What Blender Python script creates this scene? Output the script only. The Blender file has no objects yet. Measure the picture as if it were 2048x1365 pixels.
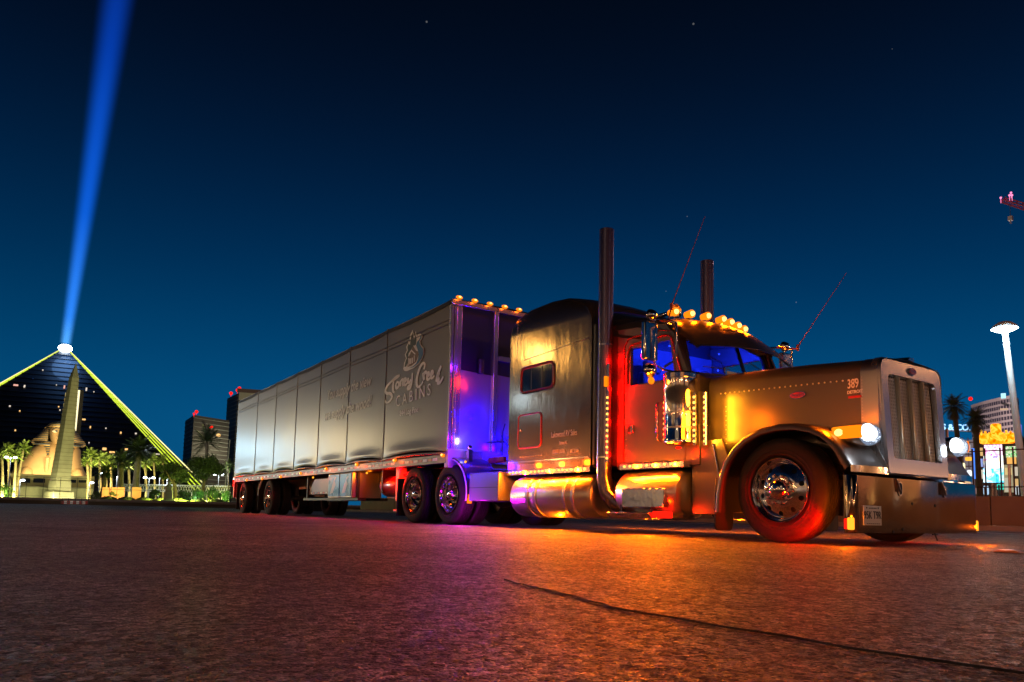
import bpy, bmesh, math, random
from mathutils import Vector, Matrix, noise
random.seed(7)
S = bpy.context.scene
COL = S.collection
PI = math.pi
R = math.radians

# ------------------------------------------------------------------ camera
CAM_LOC = Vector((4.6577, -7.7004, 0.2511))
YAW, PITCH, ROLL, FPX = 0.97155, 0.09608, 0.02245, 1455.29
_cy, _sy, _cp, _sp = math.cos(YAW), math.sin(YAW), math.cos(PITCH), math.sin(PITCH)
FWD = Vector((-_sy*_cp, _cy*_cp, _sp))
RGT0 = Vector((_cy, _sy, 0)); UP0 = RGT0.cross(FWD)
RGT = math.cos(ROLL)*RGT0 + math.sin(ROLL)*UP0
UPV = -math.sin(ROLL)*RGT0 + math.cos(ROLL)*UP0
cam_d = bpy.data.cameras.new('camera'); cam = bpy.data.objects.new('camera', cam_d); COL.objects.link(cam)
M = Matrix((RGT, UPV, -FWD)).transposed().to_4x4(); M.translation = CAM_LOC
cam.matrix_world = M
cam_d.sensor_width = 36; cam_d.lens = FPX/2048*36
cam_d.shift_y = 201.46/2048
cam_d.clip_start = 0.05; cam_d.clip_end = 6000
S.camera = cam

# ------------------------------------------------------------------ render
S.view_settings.view_transform = 'Standard'; S.view_settings.look = 'None'
S.view_settings.exposure = 0; S.view_settings.gamma = 1
S.view_settings.use_curve_mapping = False
S.cycles.use_denoising = True
S.cycles.max_bounces = 8; S.cycles.glossy_bounces = 4; S.cycles.diffuse_bounces = 2
S.cycles.transparent_max_bounces = 12; S.cycles.transmission_bounces = 4
S.cycles.sample_clamp_indirect = 4; S.cycles.sample_clamp_direct = 0
S.cycles.caustics_reflective = False; S.cycles.caustics_refractive = False
S.cycles.use_light_tree = True

# ------------------------------------------------------------------ world: deep blue dusk sky with a few stars
W = bpy.data.worlds.new('World'); S.world = W; W.use_nodes = True
nt = W.node_tree; nt.nodes.clear()
def wn(t, **k):
    n = nt.nodes.new(t)
    for a, b in k.items(): setattr(n, a, b)
    return n
out = wn('ShaderNodeOutputWorld'); bg = wn('ShaderNodeBackground')
tc = wn('ShaderNodeTexCoord'); sep = wn('ShaderNodeSeparateXYZ'); nt.links.new(tc.outputs['Generated'], sep.inputs[0])
ramp = wn('ShaderNodeValToRGB'); nt.links.new(sep.outputs['Z'], ramp.inputs[0])
def lin(c): return tuple(((v/255)/12.92 if v/255 <= .04045 else ((v/255+.055)/1.055)**2.4) for v in c)
stops = [(-.05, (6, 60, 96)), (0.0, (10, 84, 130)), (.10, (4, 83, 133)), (.19, (1, 69, 115)), (.29, (0, 49, 90)), (.40, (1, 31, 64)), (.51, (2, 16, 38)), (.62, (2, 8, 20)), (1.0, (1, 6, 15))]
cr = ramp.color_ramp
while len(cr.elements) < len(stops): cr.elements.new(.5)
for e, (q, c) in zip(cr.elements, stops): e.position = max(0, q); e.color = (*lin(c), 1)
cr.interpolation = 'B_SPLINE'
# dusk is a little brighter towards one side of the horizon
dt = wn('ShaderNodeVectorMath', operation='DOT_PRODUCT'); nt.links.new(tc.outputs['Generated'], dt.inputs[0])
gd = (FWD*math.cos(.22) + RGT0*math.sin(.22)); gd.z = 0; gd.normalize(); dt.inputs[1].default_value = gd
mr = wn('ShaderNodeMapRange'); nt.links.new(dt.outputs['Value'], mr.inputs[0])
mr.inputs[1].default_value = -.2; mr.inputs[2].default_value = 1.0; mr.inputs[3].default_value = .30; mr.inputs[4].default_value = 1.08
mul = wn('ShaderNodeMixRGB', blend_type='MULTIPLY'); mul.inputs[0].default_value = 1
nt.links.new(ramp.outputs[0], mul.inputs[1]); nt.links.new(mr.outputs[0], mul.inputs[2])
# stars
vo = wn('ShaderNodeTexVoronoi'); vo.inputs['Scale'].default_value = 26; nt.links.new(tc.outputs['Generated'], vo.inputs['Vector'])
lt = wn('ShaderNodeMath', operation='LESS_THAN'); lt.inputs[1].default_value = .030; nt.links.new(vo.outputs['Distance'], lt.inputs[0])
sc_ = wn('ShaderNodeSeparateColor'); nt.links.new(vo.outputs['Color'], sc_.inputs[0])
g2 = wn('ShaderNodeMath', operation='GREATER_THAN'); g2.inputs[1].default_value = .80; nt.links.new(sc_.outputs[0], g2.inputs[0])
m2 = wn('ShaderNodeMath', operation='MULTIPLY'); nt.links.new(lt.outputs[0], m2.inputs[0]); nt.links.new(g2.outputs[0], m2.inputs[1])
m3 = wn('ShaderNodeMath', operation='MULTIPLY'); m3.inputs[1].default_value = .09; nt.links.new(m2.outputs[0], m3.inputs[0])
add = wn('ShaderNodeMixRGB', blend_type='ADD'); add.inputs[0].default_value = 1
nt.links.new(mul.outputs[0], add.inputs[1]); nt.links.new(m3.outputs[0], add.inputs[2])
nt.links.new(add.outputs[0], bg.inputs[0]); bg.inputs[1].default_value = 1.0
nt.links.new(bg.outputs[0], out.inputs[0])

# one soft, dim, warm "sun": the city's glow behind the camera
sd = bpy.data.lights.new('sun', 'SUN'); sd.energy = SUN_E = 0.03; sd.angle = R(25); sd.color = (1.0, .68, .40)
so = bpy.data.objects.new('sun', sd); COL.objects.link(so)
so.rotation_euler = Vector((-.35, .85, -.42)).to_track_quat('-Z', 'Y').to_euler()

# ------------------------------------------------------------------ pixel helpers (photograph pixels -> rays), used to lay out the place
def ray(x, y): return FWD + RGT*((x-1024)/FPX) + UPV*((682.5+201.46-y)/FPX)
def onY(x, y, Y): d = ray(x, y); return CAM_LOC + d*((Y-CAM_LOC.y)/d.y)
def onX(x, y, X): d = ray(x, y); return CAM_LOC + d*((X-CAM_LOC.x)/d.x)
def at(x, y, D):            # point at horizontal distance D
    d = ray(x, y); return CAM_LOC + d*(D/math.hypot(d.x, d.y))
def gpt(x, y, D): q = at(x, y, D); return Vector((q.x, q.y, 0))
def hor(x): return 1001.27 + (x/2048)*46.0
def ground_at(x, D):
    q = at(x, hor(x), D); return Vector((q.x, q.y, 0))
def mpp(x, D):              # metres per pixel at distance D along column x
    d = ray(x, hor(x)); return D/math.hypot(d.x, d.y)*d.dot(FWD)/FPX

# ------------------------------------------------------------------ materials
MATS = {}
def mat(name, col=(.5, .5, .5), rough=.5, metal=0., coat=0., bump=0., bscale=40., var=0., vscale=6., emit=None, estr=0., ior=None, trans=0., coatr=.05, detail=4, spec=.5, stretch=None):
    if name in MATS: return MATS[name]
    m = bpy.data.materials.new(name); m.use_nodes = True; n = m.node_tree; b = n.nodes['Principled BSDF']
    b.inputs['Base Color'].default_value = (*col, 1); b.inputs['Roughness'].default_value = rough
    b.inputs['Metallic'].default_value = metal; b.inputs['Coat Weight'].default_value = coat; b.inputs['Coat Roughness'].default_value = coatr
    b.inputs['Transmission Weight'].default_value = trans; b.inputs['Specular IOR Level'].default_value = spec
    if ior: b.inputs['IOR'].default_value = ior
    if emit: b.inputs['Emission Color'].default_value = (*emit, 1); b.inputs['Emission Strength'].default_value = estr
    if bump or var:
        t = n.nodes.new('ShaderNodeTexCoord')
    if bump:
        no = n.nodes.new('ShaderNodeTexNoise'); no.inputs['Scale'].default_value = bscale; no.inputs['Detail'].default_value = detail
        if stretch:
            mp = n.nodes.new('ShaderNodeMapping'); mp.inputs['Scale'].default_value = stretch; n.links.new(t.outputs['Object'], mp.inputs[0]); n.links.new(mp.outputs[0], no.inputs['Vector'])
        else: n.links.new(t.outputs['Object'], no.inputs['Vector'])
        bp = n.nodes.new('ShaderNodeBump'); bp.inputs['Strength'].default_value = min(1, bump); bp.inputs['Distance'].default_value = .01*max(1, bump)
        n.links.new(no.outputs['Fac'], bp.inputs['Height']); n.links.new(bp.outputs[0], b.inputs['Normal'])
    if var:
        n2 = n.nodes.new('ShaderNodeTexNoise'); n2.inputs['Scale'].default_value = vscale; n2.inputs['Detail'].default_value = 6
        n.links.new(t.outputs['Object'], n2.inputs['Vector'])
        r_ = n.nodes.new('ShaderNodeMapRange'); r_.inputs[1].default_value = .3; r_.inputs[2].default_value = .7; r_.inputs[3].default_value = 1-var; r_.inputs[4].default_value = 1+var
        n.links.new(n2.outputs['Fac'], r_.inputs[0])
        mx = n.nodes.new('ShaderNodeMixRGB'); mx.blend_type = 'MULTIPLY'; mx.inputs[0].default_value = 1; mx.inputs[1].default_value = (*col, 1)
        n.links.new(r_.outputs[0], mx.inputs[2]); n.links.new(mx.outputs[0], b.inputs['Base Color'])
        r2 = n.nodes.new('ShaderNodeMapRange'); r2.inputs[1].default_value = .3; r2.inputs[2].default_value = .7; r2.inputs[3].default_value = max(.02, rough-var*.25); r2.inputs[4].default_value = min(1, rough+var*.25)
        n.links.new(n2.outputs['Fac'], r2.inputs[0]); n.links.new(r2.outputs[0], b.inputs['Roughness'])
    MATS[name] = m; return m
def emis(name, col, s):
    if name in MATS: return MATS[name]
    m = bpy.data.materials.new(name); m.use_nodes = True; n = m.node_tree; n.nodes.clear()
    e = n.nodes.new('ShaderNodeEmission'); e.inputs[0].default_value = (*col, 1); e.inputs[1].default_value = s
    o = n.nodes.new('ShaderNodeOutputMaterial'); n.links.new(e.outputs[0], o.inputs[0]); MATS[name] = m; return m

# ------------------------------------------------------------------ mesh builder
class MB:
    def __init__(s): s.v = []; s.f = []; s.mi = []; s.m = 0
    def add(s, vs, fs):
        o = len(s.v); s.v += [tuple(v) for v in vs]; s.f += [tuple(i+o for i in f) for f in fs]; s.mi += [s.m]*len(fs); return s
    def box(s, a, b):
        x0, x1 = sorted((a[0], b[0])); y0, y1 = sorted((a[1], b[1])); z0, z1 = sorted((a[2], b[2]))
        return s.add([(x0,y0,z0),(x1,y0,z0),(x1,y1,z0),(x0,y1,z0),(x0,y0,z1),(x1,y0,z1),(x1,y1,z1),(x0,y1,z1)],
                     [(0,3,2,1),(4,5,6,7),(0,1,5,4),(1,2,6,5),(2,3,7,6),(3,0,4,7)])
    def obox(s, c, ax, ay, az):   # oriented box: centre and three half-axes
        c, ax, ay, az = map(Vector, (c, ax, ay, az)); vs = []
        for k in (-1, 1):
            for i, j in ((-1,-1),(1,-1),(1,1),(-1,1)): vs.append(c+ax*i+ay*j+az*k)
        return s.add(vs, [(0,3,2,1),(4,5,6,7),(0,1,5,4),(1,2,6,5),(2,3,7,6),(3,0,4,7)])
    def bar(s, p, q, w, h=None, up=(0,0,1)):
        p, q = Vector(p), Vector(q); d = q-p; L = d.length; d.normalize(); u = Vector(up)
        if abs(d.dot(u)) > .98: u = Vector((1,0,0))
        a = d.cross(u).normalized(); c = a.cross(d).normalized(); h = h or w
        return s.obox((p+q)/2, d*L/2, a*w/2, c*h/2)
    def tube(s, pts, r, n=8, caps=True):
        pts = [Vector(p) for p in pts]; rs = r if isinstance(r, (list, tuple)) else [r]*len(pts)
        rings = []; prev = None
        for i, p in enumerate(pts):
            d = (pts[min(i+1, len(pts)-1)]-pts[max(i-1, 0)]).normalized()
            if prev is None:
                u = Vector((0,0,1)) if abs(d.z) < .9 else Vector((1,0,0)); a = d.cross(u).normalized()
            else: a = (prev-d*prev.dot(d)).normalized()
            prev = a; b = d.cross(a)
            rings.append([p+(a*math.cos(t*2*PI/n)+b*math.sin(t*2*PI/n))*rs[i] for t in range(n)])
        vs = [v for g in rings for v in g]; fs = []
        for i in range(len(rings)-1):
            for t in range(n): fs.append((i*n+t, i*n+(t+1) % n, (i+1)*n+(t+1) % n, (i+1)*n+t))
        if caps: fs.append(tuple(range(n))[::-1]); fs.append(tuple(range((len(rings)-1)*n, len(rings)*n)))
        return s.add(vs, fs)
    def lathe(s, prof, c, axis='Y', n=32, caps=False):   # prof: (radius, offset along axis)
        c = Vector(c); ax = {'X': (Vector((1,0,0)), Vector((0,1,0)), Vector((0,0,1))), 'Y': (Vector((0,1,0)), Vector((0,0,1)), Vector((1,0,0))), 'Z': (Vector((0,0,1)), Vector((1,0,0)), Vector((0,1,0)))}[axis]
        vs = []; fs = []
        for r, o in prof:
            for t in range(n): vs.append(c+ax[0]*o+(ax[1]*math.cos(t*2*PI/n)+ax[2]*math.sin(t*2*PI/n))*r)
        for i in range(len(prof)-1):
            for t in range(n): fs.append((i*n+t, i*n+(t+1) % n, (i+1)*n+(t+1) % n, (i+1)*n+t))
        if caps: fs.append(tuple(range(n))[::-1]); fs.append(tuple(range((len(prof)-1)*n, len(prof)*n)))
        return s.add(vs, fs)
    def ball(s, c, r, n=12, sq=(1,1,1)):
        c = Vector(c); k = n//2; vs = []; fs = []
        for i in range(k+1):
            a = PI*i/k
            for t in range(n): vs.append(c+Vector((math.sin(a)*math.cos(t*2*PI/n)*sq[0], math.sin(a)*math.sin(t*2*PI/n)*sq[1], math.cos(a)*sq[2]))*r)
        for i in range(k):
            for t in range(n): fs.append((i*n+t, (i+1)*n+t, (i+1)*n+(t+1) % n, i*n+(t+1) % n))
        return s.add(vs, fs)
    def loft(s, secs, closed=False, caps=False):     # sections: equal-length point lists
        n = len(secs[0]); vs = [p for g in secs for p in g]; fs = []
        for i in range(len(secs)-1):
            for t in range(n if closed else n-1): fs.append((i*n+t, i*n+(t+1) % n, (i+1)*n+(t+1) % n, (i+1)*n+t))
        if caps: fs.append(tuple(range(n))[::-1]); fs.append(tuple(range((len(secs)-1)*n, len(secs)*n)))
        return s.add(vs, fs)
    def prism(s, poly, y0, y1, axis='Y'):            # polygon in the plane normal to axis, extruded
        f = {'Y': lambda a, b, c: (a, c, b), 'X': lambda a, b, c: (c, a, b), 'Z': lambda a, b, c: (a, b, c)}[axis]
        n = len(poly); vs = [f(a, b, y0) for a, b in poly]+[f(a, b, y1) for a, b in poly]
        return s.add(vs, [tuple(range(n)), tuple(range(n, 2*n))[::-1]]+[(i, n+i, n+(i+1) % n, (i+1) % n) for i in range(n)])
    def build(s, name, m, parent=None, smooth=None, bevel=0., loc=None, seg=2):
        me = bpy.data.meshes.new(name); me.from_pydata([tuple(v) for v in s.v], [], s.f)
        ms = m if isinstance(m, (list, tuple)) else [m]
        for q in ms: me.materials.append(q)
        if len(ms) > 1: me.polygons.foreach_set('material_index', s.mi)
        bm = bmesh.new(); bm.from_mesh(me); bmesh.ops.remove_doubles(bm, verts=bm.verts, dist=1e-5)
        bmesh.ops.recalc_face_normals(bm, faces=bm.faces); bm.to_mesh(me); bm.free()
        if smooth is not None:
            me.shade_smooth(); me.set_sharp_from_angle(angle=R(smooth))
        o = bpy.data.objects.new(name, me); COL.objects.link(o)
        if parent: o.parent = parent
        if loc: o.location = loc
        if bevel:
            b = o.modifiers.new('bevel', 'BEVEL'); b.width = bevel; b.segments = seg; b.limit_method = 'ANGLE'; b.angle_limit = R(40); b.harden_normals = False
            if smooth is None: me.shade_smooth(); me.set_sharp_from_angle(angle=R(45))
        return o
def empty(name, loc=(0,0,0), parent=None):
    o = bpy.data.objects.new(name, None); COL.objects.link(o); o.location = loc; o.empty_display_size = .2
    if parent: o.parent = parent
    return o
def tag(o, label=None, cat=None, group=None, kind=None):
    if label: o['label'] = label
    if cat: o['category'] = cat
    if group: o['group'] = group
    if kind: o['kind'] = kind
    return o
def copy_tree(o, parent=None):
    c = o.copy(); COL.objects.link(c)
    if parent: c.parent = parent
    for ch in list(o.children): copy_tree(ch, c)
    return c
def plight(name, loc, col, w, r=.03, parent=None):
    d = bpy.data.lights.new(name, 'POINT'); d.color = col; d.energy = w; d.shadow_soft_size = r
    o = bpy.data.objects.new(name, d); COL.objects.link(o); o.location = loc
    if parent: o.parent = parent
    return o
def spot(name, loc, tgt, col, w, ang=70, r=.2, parent=None, blend=.6):
    d = bpy.data.lights.new(name, 'SPOT'); d.color = col; d.energy = w; d.shadow_soft_size = r; d.spot_size = R(ang); d.spot_blend = blend
    o = bpy.data.objects.new(name, d); COL.objects.link(o); o.location = loc
    o.rotation_euler = (Vector(tgt)-Vector(loc)).to_track_quat('-Z', 'Y').to_euler()
    if parent: o.parent = parent
    return o
def area(name, loc, tgt, col, w, sx, sy, parent=None, longaxis=None):
    d = bpy.data.lights.new(name, 'AREA'); d.color = col; d.energy = w; d.shape = 'RECTANGLE'; d.size = sx; d.size_y = sy
    o = bpy.data.objects.new(name, d); COL.objects.link(o)
    z = (Vector(loc)-Vector(tgt)).normalized(); x = Vector(longaxis or (1,0,0)); x = (x-z*x.dot(z)).normalized(); y = z.cross(x)
    mm = Matrix((x, y, z)).transposed().to_4x4(); mm.translation = loc; o.matrix_world = mm
    if parent: o.parent = parent
    return o
def text_mesh(s, size, xf, name, m, parent=None, extrude=.002, align='LEFT', shear=0, bold=0., space=1.):
    cu = bpy.data.curves.new(name+'_c', 'FONT'); cu.body = s; cu.size = size; cu.extrude = extrude; cu.align_x = align; cu.shear = shear; cu.offset = bold; cu.space_character = space
    cu.resolution_u = 3
    t = bpy.data.objects.new(name+'_t', cu); COL.objects.link(t)
    dg = bpy.context.evaluated_depsgraph_get(); dg.update()
    me = bpy.data.meshes.new_from_object(t.evaluated_get(dg)); bpy.data.objects.remove(t)
    me.transform(xf); me.materials.clear(); me.materials.append(m)
    o = bpy.data.objects.new(name, me); COL.objects.link(o)
    if parent: o.parent = parent
    return o
def side_xf(X, Y, Z, sx=1., sz=1., rot=0.):      # text on a plane facing -Y (reads towards +X)
    return Matrix.Translation((X, Y, Z)) @ Matrix.Rotation(rot, 4, 'Y') @ Matrix(((sx,0,0,0),(0,0,-1,0),(0,sz,0,0),(0,0,0,1)))
def front_xf(X, Y, Z, sy=1., sz=1.):             # text on a plane facing +X (reads towards +Y)
    return Matrix.Translation((X, Y, Z)) @ Matrix(((0,0,1,0),(sy,0,0,0),(0,sz,0,0),(0,0,0,1)))
# ================================================================== materials for the truck
AMB = (1.0, .18, .003); AMBD = (1.0, .14, .001)
paint = mat('pewter_paint', (.135, .120, .112), .34, .6, .4, coatr=.22, bump=.05, bscale=3, var=.06, vscale=2)
paintd = mat('dark_trim_paint', (.055, .05, .05), .30, .3, .6)
chrome = mat('chrome', (.78, .77, .75), .10, 1., var=.08, vscale=5)
polish = mat('polished_stainless', (.66, .64, .62), .17, 1., bump=.10, bscale=2.2, var=.10, vscale=3)
wavy = mat('wavy_polished_aluminium', (.25, .185, .13), .15, .88, .15, bump=.38, bscale=2.2, var=.06, vscale=2, stretch=(1.8, 1, .7))
alu = mat('brushed_aluminium', (.55, .54, .53), .32, 1., bump=.15, bscale=30)
rivm = mat('rivet_bright', (.75, .68, .6), .3, .3)
rubber = mat('tyre_rubber', (.020, .019, .018), .7, spec=.25, bump=.35, bscale=60, var=.25, vscale=9)
black = mat('black_plastic', (.018, .018, .02), .45, bump=.1)
steel = mat('frame_steel', (.035, .033, .033), .5, .3, bump=.2, var=.3)
gasket = mat('red_gasket', (.35, .02, .02), .4)
white = mat('white_paint', (.75, .75, .74), .4)
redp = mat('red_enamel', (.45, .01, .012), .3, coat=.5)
m_amb = emis('amber_led', (1.0, .42, .07), 3.5)
m_amb2 = emis('amber_lamp', (1.0, .34, .02), 1.9)
m_ambhot = emis('amber_lamp_hot', (1.0, .50, .12), 3)
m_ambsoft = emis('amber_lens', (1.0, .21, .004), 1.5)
m_head = emis('headlight_lamp', (.86, .93, 1.0), 8)
m_redled = emis('red_lamp', (1.0, .012, .004), 1.5)
glass = mat('tinted_glass', (.75, .8, .9), .03, 0, trans=1., ior=1.12)
glassdark = mat('dark_window_glass', (.01, .012, .014), .04, 0, coat=1.)
lens = mat('clear_lens', (.9, .92, .95), .08, 0, trans=.9, ior=1.2)

# ================================================================== wheels
def tyre_mb(r=.54, w=.28):
    h = w/2; m = MB()
    prof = [(.322, -h*.62), (.345, -h*.80), (.375, -h*.93), (.380, -h*.965), (.386, -h*.94), (.41, -h*.985), (.418, -h*1.01), (.424, -h*.985), (.44, -h), (.485, -h*.96), (.515, -h*.88), (r-.008, -h*.80), (r, -h*.72)]
    # ribs and grooves of the tread
    g = []; x = -h*.72; n = 5; step = (h*1.44)/n
    for k in range(n):
        a = -h*.72+k*step; b = a+step
        if k: g += [(r, a+.007)]
        if k < n-1: g += [(r, b-.007), (r-.014, b-.005), (r-.014, b+.005)]
    prof += g + [(r, h*.72), (r-.008, h*.80), (.515, h*.88), (.485, h*.96), (.44, h), (.39, h*.97), (.345, h*.80), (.322, h*.62)]
    return m.lathe(prof, (0,0,0), 'Y', 72)
def holed_disc(m, r0, r1, y0, y1, n, hr, hy):     # annulus between r0 and r1 with n round holes at its middle
    rm = (r0+r1)/2; K = 16
    P = lambda r, a, dy=0: (r*math.sin(a), (y0+(y1-y0)*(r-r0)/(r1-r0))+dy, r*math.cos(a))
    for k in range(n):
        ac = 2*PI*k/n; ha = PI/n; outer = []; inner = []
        for j in range(K):
            t = 2*PI*j/K; inner.append((rm+hr*math.sin(t), ac+hr*math.cos(t)/rm))
            c_, s_ = math.cos(t), math.sin(t); q = max(abs(c_), abs(s_))
            outer.append((rm+(r1-r0)/2*s_/q, ac+ha*c_/q))
        vs = [P(r, a) for r, a in outer]+[P(r, a) for r, a in inner]+[P(r, a, hy) for r, a in inner]
        fs = [(j, (j+1) % K, K+(j+1) % K, K+j) for j in range(K)]+[(K+j, K+(j+1) % K, 2*K+(j+1) % K, 2*K+j) for j in range(K)]
        m.add(vs, fs)
def make_wheel(kind):      # axis along Y, outer face towards -Y, built round the hub
    w = empty('wheel')
    h = .14
    tyre_mb().build('tyre', rubber, w, smooth=50)
    m = MB()
    if kind == 'steer':
        m.lathe([(.322, -.085), (.334, -.112), (.338, -.128), (.330, -.134), (.318, -.128), (.308, -.105), (.300, -.075), (.292, -.068)], (0,0,0), 'Y', 64)
        holed_disc(m, .19, .292, -.105, -.068, 10, .026, .05)
        m.lathe([(.19, -.105), (.17, -.112), (.105, -.112), (.103, -.112)], (0,0,0), 'Y', 64)
        m.build('rim', chrome, w, smooth=35)
        hb = MB(); hb.lathe([(.112, -.110), (.108, -.150), (.098, -.168), (.085, -.185), (.05, -.20), (.001, -.202)], (0,0,0), 'Y', 32)
        hb.build('hub_cover', chrome, w, smooth=30)
        back = MB(); back.lathe([(.30, -.02), (.001, -.02)], (0,0,0), 'Y', 32); back.build('brake_drum', steel, w)
        for k in range(10):
            a = 2*PI*k/10+.31; n_ = MB(); n_.lathe([(.0, -.175), (.014, -.175), (.018, -.168), (.018, -.11)], (.1425*math.sin(a), 0, .1425*math.cos(a)), 'Y', 12)
            n_.build('lug_nut', chrome, w, smooth=40)
    elif kind == 'drive':
        m.lathe([(.322, -.09), (.334, -.118), (.338, -.134), (.329, -.140), (.318, -.132), (.306, -.10), (.300, -.04), (.290, .01), (.262, .045)], (0,0,0), 'Y', 64)
        holed_disc(m, .17, .262, .05, .045, 10, .024, .05)
        m.lathe([(.17, .05), (.15, .045), (.118, .045)], (0,0,0), 'Y', 64)
        m.build('rim', chrome, w, smooth=35)
        hb = MB(); hb.lathe([(.12, .046), (.115, -.02), (.10, -.05), (.09, -.09), (.07, -.12), (.03, -.13), (.001, -.131)], (0,0,0), 'Y', 28)
        hb.build('hub_cover', chrome, w, smooth=30)
        for k in range(10):
            a = 2*PI*k/10; n_ = MB(); n_.lathe([(.0, -.005), (.013, -.005), (.016, 0), (.016, .046)], (.1425*math.sin(a), 0, .1425*math.cos(a)), 'Y', 8)
            n_.build('lug_nut', chrome, w, smooth=40)
    else:      # inner dual
        m.lathe([(.322, -.09), (.330, -.128), (.318, -.128), (.300, -.05), (.26, -.04), (.14, -.04), (.13, .04)], (0,0,0), 'Y', 40)
        m.build('rim', alu, w, smooth=35)
    return w
proto_w = {k: make_wheel(k) for k in ('steer', 'drive', 'inner')}
used_w = set()
def put_wheel(kind, x, y, side, parent, spin=0.):   # side -1: outer face towards -Y
    o = proto_w[kind]
    if kind in used_w: o = copy_tree(o)
    used_w.add(kind); o.parent = parent; o.location = (x, y, .54)
    o.rotation_euler = (0, spin, 0 if side < 0 else PI)
    return o

# ================================================================== tractor
T = tag(empty('semi_truck'), 'pewter long-nose semi truck with chrome grille, lit amber roof lights and tall stacks', 'semi truck')
def TB(mb, name, m, **k): return mb.build(name, m, k.pop('parent', T), **k)

# frame and axles
f = MB()
for s in (-1, 1): f.box((-9.1, s*.40, .72), (.62, s*.48, .98))
for x in (-8.9, -7.5, -6.2, -4.9, -3.4, -1.9): f.box((x-.06, -.40, .76), (x+.06, .40, .94))
TB(f, 'chassis_frame', steel)
for x, n_ in ((0., 'steer_axle'), (-6.825, 'drive_axle'), (-8.227, 'drive_axle')):
    a = MB(); a.tube([(x, -.98, .54), (x, .98, .54)], .07 if x == 0 else .10, 12)
    if x < -1: a.ball((x, 0, .56), .24, 14)
    else: a.box((-.08, -.45, .56), (.08, -.35, .74)); a.box((-.08, .35, .56), (.08, .45, .74))
    TB(a, n_, steel, smooth=40)
fw = MB(); fw.prism([(-8.0, 1.12), (-7.1, 1.12), (-7.0, 1.20), (-8.15, 1.16)], -.45, .45); fw.box((-7.8, -.5, .98), (-7.2, .5, 1.12))
TB(fw, 'fifth_wheel', steel, bevel=.01)
dk = MB(); dk.box((-6.4, -.38, .985), (-5.3, .38, 1.0)); TB(dk, 'deck_plate', alu)
put_wheel('steer', 0, -1.03, -1, T, .05); put_wheel('steer', 0, 1.03, 1, T, .4)
for x in (-6.825, -8.227):
    for s in (-1, 1):
        put_wheel('drive', x, s*1.085, s, T, .2+x); put_wheel('inner', x, s*.755, s, T)

# --- hood
def hood_sec(x, w, zt, zb, rr=.15):
    h = [(-w, zb), (-w, zt-rr-.10)]
    for k in range(7):
        a = k/6*PI/2; h.append((-w+rr*(1-math.cos(a)), zt-rr+rr*math.sin(a)))
    h += [(-w*.4, zt+.018), (0, zt+.025)]
    full = h+[(-y, z) for y, z in h[::-1][1:]]
    return [(x, y, z) for y, z in full]
hd = MB(); hd.loft([hood_sec(-1.22, .80, 1.97, 1.0), hood_sec(-.6, .755, 1.955, 1.0), hood_sec(0, .70, 1.935, 1.0), hood_sec(.60, .635, 1.90, .95)])
hood = TB(hd, 'hood', paint, smooth=40)
cw = MB(); cw.loft([hood_sec(.603, .64, 1.905, .80), hood_sec(.72, .632, 1.90, .80), hood_sec(.80, .622, 1.892, .72, .12)])
TB(cw, 'grille_shell_side', alu, smooth=40)
# rivets: one row along the hood side, one down the shell seam, one down the rear
rv = MB()
def hw(x):
    for (xa, a), (xb, b) in (((-1.22, .80), (-.6, .755)), ((-.6, .755), (0, .70)), ((0, .70), (.62, .634))):
        if x <= xb: break
    return a+(b-a)*(x-xa)/(xb-xa)
for k in range(26):
    x = -1.05+k*.064; rv.ball((x, -hw(x)-.002, 1.715-.02*(x+1.05)), .011, 6)
for k in range(26): rv.ball((.618, -.641, 1.70-k*.032), .007, 6)
for k in range(9): rv.ball((-.98, -hw(-.98)-.002, 1.55-k*.055), .007, 6)
for k in range(5): rv.ball((.635, -.60+.02*k, 1.80+.018*k), .0055, 6)
tag(TB(rv, 'rivet', rivm, smooth=60), kind='stuff')
hb_ = MB(); hb_.box((-1.2, -.815, 1.755), (.58, -.60, 1.758)) if 0 else None
# centre hinge trim
ht = MB(); ht.loft([[(x, y, z) for y, z in ((-.016, zt+.026), (0, zt+.036), (.016, zt+.026))] for x, zt in ((-1.22, 1.97), (0, 1.935), (.6, 1.90))]); TB(ht, 'hood_trim', chrome)
# side badge (oval) with lettering
def oval(m, cx, cy, cz, a, b, d, plane='Y', n=28):
    pts = [(a*math.cos(2*PI*k/n), b*math.sin(2*PI*k/n)) for k in range(n)]
    if plane == 'Y': m.prism([(cx+p, cz+q) for p, q in pts], cy-d, cy+d, 'Y')
    else: m.prism([(cy+p, cz+q) for p, q in pts], cx-d, cx+d, 'X')
bx_, bz_ = -.06, 1.585
q = onY(1597, 791, -.70); bx_, bz_ = q.x, q.z
bdg = MB(); oval(bdg, bx_, -hw(bx_)-.006, bz_, .098, .040, .008); badge = TB(bdg, 'side_badge', chrome)
b2 = MB(); oval(b2, bx_, -hw(bx_)-.015, bz_, .088, .032, .003); b2.build('badge_face', redp, badge)
text_mesh('Peterbilt', .045, side_xf(bx_, -hw(bx_)-.019, bz_-.014), 'badge_lettering', chrome, badge, align='CENTER', shear=.3)
q = onY(1696, 778, -.64); text_mesh('389', .135, side_xf(q.x, -hw(q.x)-.004, q.z, .62), 'model_number', white, T, bold=.001)
q = onY(1696, 789, -.64); text_mesh('DETROIT', .046, side_xf(q.x, -hw(q.x)-.004, q.z, .88), 'engine_lettering', white, T, bold=.001)
rb = MB(); q = onY(1698, 798, -.64); rb.box((q.x, -hw(q.x)-.006, q.z), (q.x+.14, -hw(q.x)+.01, q.z+.022)); TB(rb, 'red_emblem', redp)

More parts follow.
